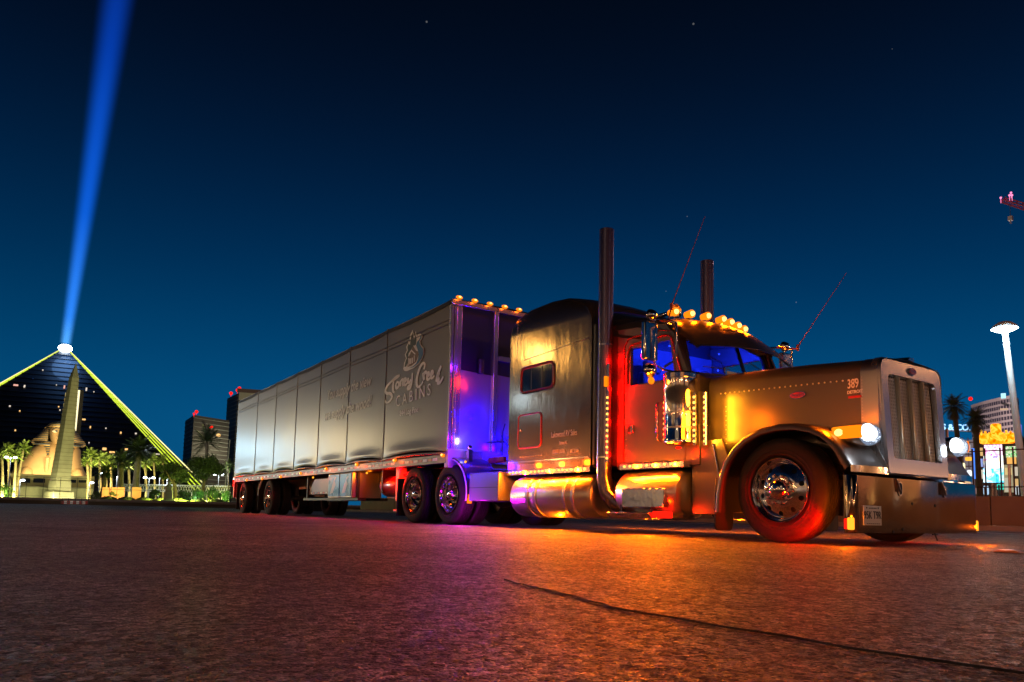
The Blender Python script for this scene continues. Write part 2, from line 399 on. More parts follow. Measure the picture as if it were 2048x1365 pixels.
# --- grille surround with rounded top corners, mesh and bars
GX = .80
def rrect(w, z0, z1, r, n=6):
    p = [(-w, z0+.02), (-w+.02, z0), (w-.02, z0), (w, z0+.02)]
    for k in range(n+1):
        a = k/n*PI/2; p.append((w-r+r*math.cos(a), z1-r+r*math.sin(a)))
    for k in range(n+1):
        a = PI/2+k/n*PI/2; p.append((-w+r+r*math.cos(a), z1-r+r*math.sin(a)))
    return p
o1 = rrect(.625, .70, 1.905, .13); o2 = rrect(.60, .72, 1.885, .12); i1 = rrect(.485, .87, 1.735, .07); i2 = rrect(.475, .88, 1.725, .065)
gs = MB(); gs.loft([[(GX-.03, y, z) for y, z in o1], [(GX+.03, y, z) for y, z in o1], [(GX+.055, y, z) for y, z in o2], [(GX+.055, y, z) for y, z in i1], [(GX+.005, y, z) for y, z in i2]], closed=True)
grille = TB(gs, 'grille_surround', mat('satin_nickel', (.48, .51, .56), .22, .9, .3), smooth=35)
# perforated mesh: punched sheet, real strips criss-crossed
gm = MB(); gm.prism(i2, GX-.05, GX-.045, 'X'); gm.build('grille_backing', black, grille)
mm_ = MB()
for k in range(24):
    z = .885+k*.035; mm_.box((GX-.012, -.47, z), (GX-.004, .47, z+.0135))
for k in range(27):
    y = -.468+k*.0350; mm_.box((GX-.009, y, .885), (GX-.001, y+.0135, 1.72))
tag(mm_.build('grille_mesh', mat('mesh_steel', (.72, .73, .75), .35, .6), grille), kind='stuff')
for y in (-.245, 0, .245):
    b = MB(); b.box((GX-.002, y-.016, .875), (GX+.05, y+.016, 1.735)); b.build('grille_bar', mat('bar_brass_chrome', (.45, .40, .30), .3, .8), grille, bevel=.012)
for o_ in [grille]+list(grille.children):
    for v_ in o_.data.vertices: v_.co.x -= .055*(v_.co.z-.72)
eb = MB(); oval(eb, GX+.0, 0, 1.81, .075, .04, .01, 'X'); e_ = TB(eb, 'grille_emblem', chrome)
eb = MB(); oval(eb, GX+.012, 0, 1.81, .066, .032, .003, 'X'); eb.build('emblem_face', redp, e_)
text_mesh('Peterbilt', .034, front_xf(GX+.016, 0, 1.80), 'emblem_lettering', chrome, e_, align='CENTER', shear=.3)
orn = MB(); orn.loft([[(x, y, z) for y, z in ((-w, 1.925), (-w*.6, 1.925+h_), (w*.6, 1.925+h_), (w, 1.925))] for x, w, h_ in ((.30, .02, .02), (.62, .05, .05), (.80, .06, .035))], caps=True)
TB(orn, 'hood_ornament', chrome, smooth=30)

# --- bumper
bp_ = MB()
secs = []
zz = [.125, .13, .665, .672]
prof = [(.76, -1.225), (.82, -1.222), (.85, -1.205), (.862, -1.17), (.865, 0), (.862, 1.17), (.85, 1.205), (.82, 1.222), (.76, 1.225)]
bp_.loft([[(x-.012 if z in (.125, .672) else x, y, z) for x, y in prof] for z in zz])
bp_.loft([[(x, y, .672) for x, y in prof], [(.70, y, .70) for x, y in prof]])
bp_.loft([[(x-.025, y*.985, z) for x, y in prof] for z in zz])
bumper = TB(bp_, 'bumper', mat('polished_bumper', (.46, .37, .29), .09, 1., bump=.35, bscale=1.6, var=.06, vscale=2), smooth=50)
def px_front(x, y, X=.868): return onX(x, y, X)
for (px, py, w_, h_) in ((1800, 978, .045, .075), (1890, 985, .045, .06)):
    q = px_front(px, py); m = MB(); m.lathe([(.001, 0), (.03, 0)], (0,0,0), 'X', 8) if 0 else None
    ring = [(q.y+w_*math.cos(t*PI/10), q.z+h_*math.sin(t*PI/10)) for t in range(20)]; ri = [(q.y+w_*.75*math.cos(t*PI/10), q.z+h_*.8*math.sin(t*PI/10)) for t in range(20)]
    m.loft([[(.864, a, b) for a, b in ring], [(.874, a, b) for a, b in ring], [(.874, a, b) for a, b in ri], [(.866, a, b) for a, b in ri]], closed=True)
    h = m.build('tow_hole_rim', chrome, bumper); m = MB(); m.prism(ri, .8655, .8668, 'X'); m.build('tow_hole', black, bumper)
    tq = MB(); tq.bar((.87, q.y-.075, q.z+.10), (.885, q.y-.03, q.z-.03), .035, .012); tq.build('tow_pin', chrome, bumper, bevel=.004)
for (px, py) in ((1825, 1008), (1871, 1012), (1787, 1068), (1806, 1059)):
    q = px_front(px, py); m = MB(); m.lathe([(.0, .004), (.012, .004), (.016, 0)], (.868, q.y, max(q.z, .14)), 'X', 12); m.build('bumper_bolt', black, bumper)
br_ = MB(); br_.tube([(.83, .30, .13), (.86, .30, .05)], .008, 6); br_.tube([(.83, .26, .115), (.83, .36, .115)], .008, 6); br_.build('hanging_bracket', black, bumper)
# plate
pl = MB(); pl.box((.868, -1.115, .20), (.874, -.80, .385)); plate = TB(pl, 'licence_plate', mat('plate_white', (.62, .60, .58), .4), bevel=.002)
text_mesh('95K T9R', .105, front_xf(.8755, -.958, .262, .78), 'plate_number', black, plate, align='CENTER')
text_mesh('MISSOURI', .022, front_xf(.8755, -.958, .355), 'plate_state', black, plate, align='CENTER') if 0 else None
pm = MB()
for y in (-1.06, -.86): pm.lathe([(0, .004), (.007, .004), (.009, 0)], (.8755, y, .365), 'X', 8)
for y0 in [(-1.02+.028*k) for k in range(5)]: pm.box((.8745, y0, .357), (.8755, y0+.02, .366))
for y0 in [(-1.06+.034*k) for k in range(7)]: pm.box((.8745, y0, .212), (.8755, y0+.024, .219))
pm.build('plate_marking', black, plate)
# bumper end marker lamps
for s, zz_ in ((-1, .215), (1, .215)):
    m = MB(); m.box((.79, s*1.226, .155), (.855, s*1.255, .27)); TB(m, 'bumper_marker_lamp', m_amb2, bevel=.012)
    m = MB(); m.box((.755, s*1.226, .16), (.785, s*1.25, .26)); TB(m, 'bumper_marker_lamp', m_redled, bevel=.01)
    plight('bumper_marker_light', (.84, s*1.36, .2), AMBD, 34, .03, T)

# --- fenders (swept arch from the mud flap up over the wheel to the front)
FP = [(-.80, .30), (-.785, .50), (-.745, .70), (-.67, .87), (-.55, 1.01), (-.40, 1.12), (-.20, 1.195), (.02, 1.225), (.22, 1.215), (.40, 1.175), (.54, 1.11), (.64, 1.03), (.72, .93), (.78, .82), (.82, .76)]
def fender(s):
    secs = []
    for i, (x, z) in enumerate(FP):
        a = Vector((x, z)); b = Vector(FP[max(i-1, 0)]); c = Vector(FP[min(i+1, len(FP)-1)]); t = (c-b).normalized(); n = Vector((-t.y, t.x))
        out = []
        for y, dn in ((-1.19, -.075), (-1.222, -.068), (-1.225, -.03), (-1.21, -.008), (-1.17, 0), (-.95, .006), (-.58, .0)):
            p = a+n*dn; out.append((p.x, -s*y, p.y))
        # returned inner skin
        secs.append(out)
    m = MB(); m.loft(secs); return m
for s in (-1, 1):
    TB(fender(s), 'front_fender', paint, smooth=50)
    m = MB(); m.loft([[(x*.965-.01*0, s*1.19, .30 if i == 0 else .54+(z-.54)*.955), (x*.965, s*.56, .54+(z-.54)*.955)] for i, (x, z) in enumerate(FP)]); TB(m, 'wheel_arch_liner', black, smooth=50)
    # inner side of the nose between hood and fender
    m = MB(); m.prism([(.845, .74), (.845, .80), (.74, 1.0), (.66, 1.10), (.35, 1.19), (-.1, 1.22), (-.1, 1.0), (.6, .72)], s*.60, s*.63); TB(m, 'fender_side_panel', paint)
    m = MB(); m.loft([[(.82, s*1.215, z_) , (.862, s*1.0, z_), (.845, s*.60, z_)] for z_ in (.70, .765)]); m.loft([[(.82, s*1.215, .765), (.862, s*1.0, .765), (.845, s*.60, .765)], [(.74, s*1.2, .775), (.76, s*1.0, .78), (.76, s*.60, .78)]]); TB(m, 'fender_lower_trim', chrome, smooth=30)
    m = MB(); m.prism([(s*y_, z_) for y_, z_ in ((1.19, .44), (1.20, .16), (1.185, .115), (1.15, .095), (.95, .095), (.915, .115), (.90, .16), (.88, .44))], -.815, -.795, 'X'); TB(m, 'mud_flap', black)
    m = MB(); m.tube([(-.79, s*1.21, .34), (-.79, s*1.21, .48), (-.765, s*1.215, .68)], .010, 6); TB(m, 'mud_flap_edge_trim', chrome)

# --- headlights: pods beside the hood
for s in (-1, 1):
    pod = MB()
    cs = []
    for x, k in ((.30, .30), (.42, .72), (.55, .94), (.70, 1.0), (.80, 1.0), (.82, .97)):
        cs.append([(x, s*(.90)+.185*k*math.cos(t*2*PI/24), 1.085+.105*k*math.sin(t*2*PI/24)*(1 if math.sin(t*2*PI/24) > 0 else 1.15)) for t in range(24)])
    pod.loft(cs, closed=True, caps=False)
    P_ = TB(pod, 'headlight', chrome, smooth=50)
    m = MB(); m.loft([[(x, s*.90+.178*k*math.cos(t*2*PI/24), 1.083+.10*k*math.sin(t*2*PI/24)*(1 if math.sin(t*2*PI/24) > 0 else 1.15)) for t in range(24)] for x, k in ((.80, 1.0), (.845, .96), (.875, .78), (.885, .45), (.887, .01))], closed=True)
    m.build('headlight_lens', lens, P_, smooth=60)
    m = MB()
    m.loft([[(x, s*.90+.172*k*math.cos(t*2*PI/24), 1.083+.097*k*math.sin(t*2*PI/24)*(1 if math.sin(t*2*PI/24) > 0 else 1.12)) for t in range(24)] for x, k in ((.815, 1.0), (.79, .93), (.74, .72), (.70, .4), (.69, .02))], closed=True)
    m.build('headlight_reflector', emis('reflector_glow', (.55, .70, 1.0), .42), P_, smooth=60)  # bowl glows by its own emission in place of bulb light
    m = MB(); m.ball((.80, s*.90-s*.02, 1.09), .062, 18, (.8, 1.55, .95)); m.build('headlight_bulb', m_head, P_, smooth=60)
    m = MB()
    for k in range(9): m.box((.818, s*.90-.13+k*.031, 1.005), (.823, s*.90-.122+k*.031, 1.035))
    m.build('lens_flute', chrome, P_)
    # wrap-round amber turn signal on the outboard side of the pod
    m = MB(); m.loft([[(x, s*(1.09-dy), 1.09-.062), (x, s*(1.112-dy), 1.09), (x, s*(1.09-dy), 1.09+.062)] for x, dy in ((.52, .06), (.57, .012), (.66, -.004), (.75, -.010), (.82, -.008), (.86, .02))])
    ts = m.build('turn_signal', m_ambsoft, P_, smooth=50)
    m = MB(); m.ball((.64, s*1.112, 1.09), .036, 12, (1.3, .35, 1)); m.build('turn_signal_bulb', m_ambhot, P_, smooth=60)
    plight('headlight_glow', (.98, s*.92, 1.06), (.85, .92, 1), 4, .05, T)
    plight('turn_signal_glow', (.58, s*1.19, 1.14), AMBD, 22, .03, T)

# --- cab: hollow shell with real window openings
CY = .97
def side_panel(s):
    m = MB(); y0, y1 = s*CY, s*(CY-.05)
    m.prism([(-2.66, .86), (-1.22, .86), (-1.22, 1.12), (-1.26, 1.97), (-2.66, 1.97)], y0, y1)           # below the window
    m.prism([(-2.66, 1.97), (-2.41, 1.97), (-2.41, 2.47), (-2.66, 2.47)], y0, y1)                        # rear pillar
    m.prism([(-2.66, 2.47), (-1.70, 2.47), (-1.64, 2.56), (-1.80, 2.70), (-2.66, 2.78)], y0, y1)         # header
    m.prism([(-1.56, 1.97), (-1.40, 1.97), (-1.40, 2.02), (-1.64, 2.56), (-1.70, 2.47)], y0, y1)         # front pillar
    return m
for s in (-1, 1): TB(side_panel(s), 'cab_side', paint, bevel=.006)
rf = MB()
# roof: arched shell over the cab from windscreen header to sleeper
RP = [(-1.52, 2.52), (-1.58, 2.60), (-1.70, 2.68), (-1.9, 2.75), (-2.3, 2.82), (-2.70, 2.85)]
secs = []
for y, dz, dx in ((-.972, -.07, -.10), (-.95, -.0, -.05), (-.85, .05, -.02), (-.6, .095, .02), (-.3, .12, .045), (0, .13, .055), (.3, .12, .045), (.6, .095, .02), (.85, .05, -.02), (.95, 0, -.05), (.972, -.07, -.10)):
    secs.append([(x+dx*(1 if x > -2 else .3), y, z+dz) for x, z in RP])
rf.loft(secs); TB(rf, 'cab_roof', paint, smooth=50)
bk = MB(); bk.box((-2.70, -.96, .9), (-2.665, .96, 2.82)); TB(bk, 'cab_back', black)
ff = MB(); ff.box((-2.66, -.9, .98), (-1.30, .9, 1.02)); TB(ff, 'cab_floor', black)
fw_ = MB(); fw_.prism([(-1.30, .9), (-1.26, .9), (-1.26, 1.96), (-1.30, 1.96)], -.92, .92); TB(fw_, 'firewall', paintd)
cwl = MB(); cwl.loft([[(-1.22, -.92, 1.93), (-1.22, .92, 1.93)], [(-1.30, -.92, 2.0), (-1.22, 0, 2.01), (-1.30, .92, 2.0)][::2], [(-1.56, -.92, 2.03), (-1.56, .92, 2.03)]]); TB(cwl, 'cowl', paint)
# vee windscreen: two flat panes, frame bars
BL, BC, BR = (-1.50, -.86, 2.02), (-1.30, 0, 2.03), (-1.50, .86, 2.02)
TL, TC, TR = (-1.66, -.80, 2.50), (-1.47, 0, 2.53), (-1.66, .80, 2.50)
for a, b, c, d in ((BL, BC, TC, TL), (BC, BR, TR, TC)):
    m = MB(); n = (Vector(b)-Vector(a)).cross(Vector(d)-Vector(a)).normalized()*.006
    a, b, c, d = map(Vector, (a, b, c, d)); m.add([a, b, c, d, a+n, b+n, c+n, d+n], [(0,1,2,3), (7,6,5,4), (0,4,5,1), (1,5,6,2), (2,6,7,3), (3,7,4,0)])
    TB(m, 'windscreen', glass)
m = MB(); m.bar(BC, TC, .035); TB(m, 'windscreen_divider', black)
m = MB()
for a, b in ((BL, TL), (BR, TR)): m.bar(a, b, .08, .07)
for a, b in ((BL, BC), (BC, BR), (TL, TC), (TC, TR)): m.bar(a, b, .04, .05)
for s in (-1, 1): m.prism([(-1.62, 1.97), (-1.36, 1.97), (-1.48, 2.05), (-1.64, 2.56), (-1.72, 2.50)], s*.965, s*.85)
TB(m, 'windscreen_frame', paintd, bevel=.004)
hdr = MB(); hdr.loft([[(-1.66, -.92, 2.48), (-1.47, 0, 2.51), (-1.66, .92, 2.48)], [(-1.60, -.93, 2.62), (-1.44, 0, 2.68), (-1.60, .93, 2.62)]]); TB(hdr, 'windscreen_header', paint)
# drop visor
VY = [(-.93, -.02, -.03), (-.90, .0, 0), (-.5, .10, .03), (0, .17, .05), (.5, .10, .03), (.90, 0, 0), (.93, -.02, -.03)]
m = MB(); top = [(-1.55+dx, y, 2.60+dz) for y, dx, dz in VY]; bot = [(-1.27+dx, y, 2.335+dz) for y, dx, dz in VY]; mid = [(-1.43+dx, y, 2.50+dz) for y, dx, dz in VY]
m.loft([top, mid, bot, [(p[0]-.004, p[1], p[2]-.012) for p in bot], [(p[0]-.03, p[1], p[2]-.01) for p in mid], [(p[0]-.02, p[1], p[2]-.015) for p in top]], closed=False)
TB(m, 'sun_visor', paint, smooth=40)
m = MB(); m.tube([(p[0], p[1], p[2]-.006) for p in bot], .008, 6); TB(m, 'visor_edge_trim', chrome)
# wipers
for y in (-.45, .40):
    m = MB(); m.tube([(-1.27, y, 2.02), (-1.40, y+.1, 2.20), (-1.42, y-.15, 2.28)], .007, 5); m.bar((-1.355-.0, y-.30, 2.10), (-1.37, y+.22, 2.13), .01); TB(m, 'wiper', black)
# doors
for s in (-1, 1):
    Y = s*(CY+.006)
    m = MB(); m.prism([(-2.50, .93), (-1.45, .93), (-1.42, 1.2), (-1.44, 1.955), (-2.50, 1.955)], s*CY, Y); door = TB(m, 'cab_door', paint, bevel=.004)
    m = MB(); m.tube([(-2.47, Y, 1.99), (-2.46, Y, 2.42), (-2.40, Y, 2.52), (-1.76, Y, 2.54), (-1.68, Y, 2.50), (-1.48, Y, 1.97)], .014, 6); m.build('window_frame', gasket if s < 0 else chrome, door, smooth=50)
    m = MB(); m.tube([(-2.53, Y, .95), (-2.53, Y, 2.52), (-2.44, Y, 2.62), (-1.85, Y, 2.62), (-1.70, Y, 2.58)], .009, 6); m.build('door_seal', gasket, door, smooth=50)
    m = MB(); m.prism([(-2.43, 1.97), (-1.54, 1.97), (-1.72, 2.49), (-2.43, 2.49)], s*.925, s*.93); m.build('door_window', glass, door)
    m = MB(); m.box((-2.42, Y, 1.32), (-2.34, s*(CY+.03), 1.44)); m.build('door_handle', chrome, door, bevel=.012)
    m = MB(); m.box((-2.418, s*(CY+.0305), 1.335), (-2.375, s*(CY+.032), 1.425)); m.build('handle_recess', black, door)
    m = MB(); m.tube([(-1.86, s*(CY+.01), 1.68), (-1.86, s*(CY+.06), 1.66), (-1.86, s*(CY+.06), 1.20), (-1.86, s*(CY+.01), 1.18)], .016, 8); m.build('grab_handle', chrome, door, smooth=50)
    rvd = MB()
    for k in range(12): rvd.ball((-2.50+.02, Y, 1.02+k*.075), .006, 6)
    tag(rvd.build('rivet', chrome, door), kind='stuff')
# seats, dash, wheel
for y in (-.5, .5):
    m = MB(); m.box((-2.45, y-.24, 1.45), (-1.95, y+.24, 1.6)); m.prism([(-2.5, 1.55), (-2.36, 1.55), (-2.42, 2.2), (-2.54, 2.2)], y-.23, y+.23); m.box((-2.54, y-.14, 2.2), (-2.44, y+.14, 2.38)); m.box((-2.35, y-.1, 1.02), (-2.05, y+.1, 1.45))
    TB(m, 'seat', mat('grey_upholstery', (.25, .25, .28), .8), bevel=.03)
m = MB(); m.prism([(-1.62, 1.45), (-1.45, 1.4), (-1.42, 1.98), (-1.60, 1.97), (-1.72, 1.85)], -.90, .90); m.ball((-1.62, -.35, 1.99), .10, 12, (1, 2.2, .9)); TB(m, 'dashboard', mat('dash_vinyl', (.12, .12, .14), .5), bevel=.01)
m = MB(); ring = [Vector((-1.80+.02*math.sin(t), .5+.23*math.cos(t), 1.80+.20*math.sin(t))) for t in [k*PI/10 for k in range(21)]]; m.tube(ring, .015, 8); m.tube([(-1.7, .5, 1.75), (-1.80, .5, 1.80)], .02, 6); m.bar(ring[0], ring[10], .02); TB(m, 'steering_wheel', black, smooth=60)
m = MB(); m.box((-1.36, -.30, 2.03), (-1.35, -.12, 2.10)); TB(m, 'windscreen_sticker', white)
BLUE = (.01, .03, 1.0)
plight('cab_interior_light', (-2.2, -.45, 2.55), BLUE, 70, .008, T); plight('cab_interior_light', (-2.1, .45, 2.55), BLUE, 70, .008, T)
plight('cab_interior_light', (-1.75, .0, 2.2), BLUE, 16, .008, T)
m = MB(); m.box((-2.64, -.9, 1.5), (-2.62, .9, 2.6)); TB(m, 'cab_rear_lining', mat('lining', (.45, .45, .5), .8))

# --- roof marker lamps (seven bullets)
for i, (px, py) in enumerate([(1350.8,624),(1383,628),(1415.5,632.5),(1446,639),(1462,645),(1476.5,652),(1489,659)]):
    q = onX(px, py, -1.80)
    zr = 2.62+.13*(1-(q.y/.95)**2)
    body = MB(); body.lathe([(.001, -.16), (.018, -.14), (.034, -.08), (.042, -.01), (.044, .01)], (q.x, q.y, q.z), 'X', 14); body.box((q.x-.09, q.y-.012, q.z-.12), (q.x-.02, q.y+.012, q.z))
    L = TB(body, 'roof_marker_lamp', chrome, smooth=50)
    m = MB(); m.lathe([(.036, .012), (.032, .03), (.022, .045), (.0, .05)], (q.x, q.y, q.z), 'X', 14); m.ball((q.x-.02, q.y, q.z), .05, 10, (1.2, 1, .9)) if 0 else None
    m.build('lamp_lens', m_ambhot, L, smooth=60)
    m = MB(); m.lathe([(.0445, -.10), (.056, .0), (.052, .02), (.0445, .02)], (q.x, q.y, q.z), 'X', 14); m.build('lamp_glass_rim', m_ambsoft, L, smooth=60)  # oversized glowing ring stands in for the lamp's halo
    plight('roof_marker_glow', (q.x+.11, q.y, q.z+.0), AMBD, 9, .03, T)
# air horn
m = MB(); m.lathe([(.03, -.35), (.03, -.1), (.05, .0), (.10, .07)], (-1.95, -.66, 2.93), 'X', 16); TB(m, 'air_horn', chrome, smooth=50)

# --- sleeper: arched roof box
SP = [(-5.15, .92), (-5.15, 3.12), (-5.10, 3.27), (-4.95, 3.38), (-4.6, 3.45), (-4.1, 3.46), (-3.7, 3.42), (-3.4, 3.33), (-3.2, 3.2), (-3.12, 3.06), (-3.10, 2.9), (-3.10, .86)]
def sl(y, dz, k=1.): return [(x, y, z+(dz if z > 2.85 else 0)) for x, z in SP]
m = MB(); secs = [sl(-1.07, 0), sl(-1.055, .02), sl(-1.0, .05), sl(-.8, .08), sl(-.4, .10), sl(0, .11), sl(.4, .10), sl(.8, .08), sl(1.0, .05), sl(1.055, .02), sl(1.07, 0)]
m.loft(secs, closed=True, caps=False)
m.m = 1; m.add(secs[0], [tuple(range(12))]); m.m = 1; m.add(secs[-1], [tuple(range(12))])
sleeper = TB(m, 'sleeper', [paintd, wavy], smooth=40)
# dark wrap at the sleeper's front corner and roof fairing down to the cab
m = MB()
for s in (-1, 1): m.box((-3.098, s*.6, .9), (-3.0, s*1.06, 2.95)); TB(m, 'sleeper_front_trim', paintd, bevel=.03); m = MB()
m = MB()
FR = [(-3.12, 3.16), (-2.9, 3.08), (-2.6, 2.98), (-2.2, 2.88), (-1.98, 2.80)]
m.loft([[(x, y, z+dz-.10*(0 if abs(y) < .9 else 1)) for x, z in FR] for y, dz in ((-.98, -.22), (-.94, -.06), (-.8, .0), (-.4, .05), (0, .07), (.4, .05), (.8, 0), (.94, -.06), (.98, -.22))]); TB(m, 'roof_fairing', paintd, smooth=50)
m = MB()
for s in (-1, 1): m.box((-3.0, s*.70, .9), (-2.70, s*.96, 2.86)); TB(m, 'gap_boot', black); m = MB()
# trim line and arched reveal on the sleeper side
for s in (-1, 1):
    Y = s*1.075
    # bright side window with red gasket
    wx0, wx1, wz0, wz1 = -4.81, -3.97, 2.15, 2.54
    def rr2(x0, x1, z0, z1, r, n=5):
        p = []
        for cx, cz, a0 in ((x1-r, z1-r, 0), (x0+r, z1-r, PI/2), (x0+r, z0+r, PI), (x1-r, z0+r, 1.5*PI)):
            for k in range(n+1): a = a0+k/n*PI/2; p.append((cx+r*math.cos(a), cz+r*math.sin(a)))
        return p
    fr = rr2(wx0, wx1, wz0, wz1, .09); m = MB(); m.tube([(x, Y, z) for x, z in fr]+[(fr[0][0], Y, fr[0][1])], .018, 8, caps=False); wf = m.build('sleeper_window', gasket, T, smooth=60)
    m = MB(); m.prism(rr2(wx0+.005, wx1-.005, wz0+.005, wz1-.005, .085), s*1.068, s*1.074); m.build('window_glass', glassdark, wf)
    m = MB(); m.tube([(x, Y+s*.012, z) for x, z in rr2(wx0-.02, wx1+.02, wz0-.02, wz1+.02, .1)]+[(wx1+.02, Y+s*.012, wz1-.08)], .006, 6, caps=False); m.build('window_bright_trim', chrome, wf)
    for x in (-4.55, -4.27): mm2 = MB(); mm2.box((x, s*1.0745, wz0+.03), (x+.02, s*1.0765, wz1-.03)); mm2.build('window_divider', black, wf)
    ht_ = rr2(-4.87, -4.26, 1.26, 1.79, .07); m = MB(); m.tube([(x, Y, z) for x, z in ht_]+[(ht_[0][0], Y, ht_[0][1])], .013, 8, caps=False); hatch = m.build('luggage_hatch', gasket, T, smooth=60)
    m = MB(); m.prism(rr2(-4.86, -4.27, 1.27, 1.78, .065), s*1.071, s*1.078); m.build('hatch_panel', wavy, hatch)
    m = MB(); m.lathe([(.0, .02*s), (.02, .018*s), (.022, 0)], (-4.80, Y, 1.55), 'Y', 12); m.build('hatch_latch', chrome, hatch)
    rvs = MB()
    for k in range(24): rvs.ball((-4.75+k*.068, Y, 2.68+k*.003), .011, 6)
    for k in range(12): rvs.ball((-4.95, Y, 2.75+k*.05), .009, 6)
    for k in range(9): rvs.ball((-4.8+k*.07, Y, 1.12), .011, 6)
    for k in range(28): rvs.ball((-5.08+k*.07, Y, .99), .005, 5)
    tag(TB(rvs, 'rivet', rivm), kind='stuff')
    m = MB(); m.box((-5.13, s*1.072, 1.035), (-3.14, s*1.078, 1.05)); TB(m, 'sleeper_seam', chrome)
# sleeper lettering
lets = mat('silver_lettering', (.62, .60, .56), .35, .4)
for s_, px, py, sz in (('Lakewood RV Sales', 1102, 876, .125), ('Durham NC', 1118, 890, .075), ('USDOT 1701736', 1104, 908, .085), ('MC 33749', 1141, 907, .085)):
    q = onY(px, py, -1.08); text_mesh(s_, sz, side_xf(q.x, -1.079, q.z, .62 if s_[0] == 'L' else .5), 'sleeper_lettering', lets, T, extrude=.001)

# --- skirts with amber light bars
LEDM = MB(); LEDM.ball((0, 0, 0), .0165, 8, (1, .8, 1)); led_me = LEDM.build('marker_led', m_amb, None, smooth=60)
led_first = [led_me]
def led(loc, parent, name='marker_led'):
    o = led_first.pop() if led_first else led_me.copy()
    if o is not led_me or o.parent is not None or True:
        if o.name not in COL.objects: COL.objects.link(o)
    o.parent = parent; o.location = loc; return o
for s in (-1, 1):
    for x0, x1, n_ in ((-5.09, -3.12, 20), (-2.42, -1.40, 10)):
        m = MB(); m.box((x0-.05, s*1.072 if x0 < -3 else s*.98, .83), (x1+.05, s*1.105, .905)); bar_ = TB(m, 'light_bar', polish, bevel=.006)
        for k in range(n_): led((x0+(x1-x0)*(k+.5)/n_, s*1.112, .875), bar_)
        area('light_bar_glow', ((x0+x1)/2, s*1.14, .865), ((x0+x1)/2, s*3.2, -.1), AMB, 250 if x0 < -3 else 200, x1-x0, .03, T)
        # wash on the panel above
        for k in range(3): plight('light_bar_wash', (x0+(x1-x0)*(k+.5)/3, s*1.20, .88), AMBD, 30.0 if x0 < -3 else 16, .02, T)
    for xw in (-4.7, -4.1, -3.5): plight('light_bar_wash', (xw, s*1.36, 1.0), AMBD, 5, .04, T)
    m = MB(); m.prism([(-1.36, .27), (-.86, .27), (-.84, .60), (-.80, .9), (-.9, 1.15), (-1.22, 1.15), (-1.36, .86)], s*.955, s*.93); TB(m, 'cowl_side_panel', paint, bevel=.01)
    m = MB(); m.tube([(-1.02, s*.965, 1.1), (-.95, s*.97, .8), (-.88, s*.975, .5), (-.86, s*.98, .3)], .012, 6); TB(m, 'panel_trim_tube', chrome, smooth=60)
# fender-side cowl brackets
# --- tanks
def capsule(m, x0, x1, y, z, r, n=40):
    m.lathe([(0.0, x0), (r*.6, x0+.005), (r*.9, x0+.03), (r, x0+.075), (r, x1-.075), (r*.9, x1-.03), (r*.6, x1-.005), (0.0, x1)], (0, y, z), 'X', n)
for s in (-1, 1):
    m = MB(); capsule(m, -4.93, -2.93, s*.90, .50, .315); tank = TB(m, 'fuel_tank', mat('tank_aluminium', (.60, .57, .53), .30, .9, bump=.08, bscale=3), smooth=40)
    for x in (-4.42, -4.22, -3.52, -3.32):
        b = MB(); b.lathe([(.317, -.035), (.326, -.03), (.326, .03), (.317, .035)], (x, s*.90, .50), 'X', 40); b.build('tank_strap', alu, tank, smooth=30)
    m = MB(); capsule(m, -2.52, -1.40, s*.885, .52, .30); tb_ = TB(m, 'tool_tank', MATS['tank_aluminium'], smooth=40)
    st = MB(); st.box((-2.28, s*1.15, .345), (-1.55, s*1.235, .575)); st_ = TB(st, 'step_box', mat('step_chrome', (.72, .74, .74), .12, 1., bump=.3, bscale=9), bevel=.008)
    for k in range(6): b = MB(); b.box((-2.2+k*.11, s*1.236, .575), (-2.13+k*.11, s*1.10, .585)); b.build('step_tread', chrome, st_)
    st = MB(); st.prism([(s*1.02, .285), (s*1.30, .285), (s*1.32, .27), (s*1.26, .20), (s*1.02, .20)] if s > 0 else [(-1.02, .285), (-1.30, .285), (-1.32, .27), (-1.26, .20), (-1.02, .20)], -2.48, -1.72, 'X'); TB(st, 'lower_step', MATS['step_chrome'], bevel=.006)
    m = MB(); m.box((-2.4, s*1.05, .20), (-2.36, s*1.15, .42)); m.box((-1.85, s*1.05, .20), (-1.81, s*1.15, .42)); TB(m, 'step_hanger', steel)
    m = MB(); m.box((-1.70, s*1.10, .215), (-1.52, s*1.28, .30)); TB(m, 'step_red_lamp', m_redled, bevel=.015)
    plight('step_red_glow', (-1.6, s*1.36, .30), (1, .02, .0), 10, .04, T)
plight('tank_underglow', (-3.9, -1.0, .12), AMBD, 60, .03, T); plight('tank_underglow', (-1.95, -1.1, .12), AMBD, 50, .03, T)

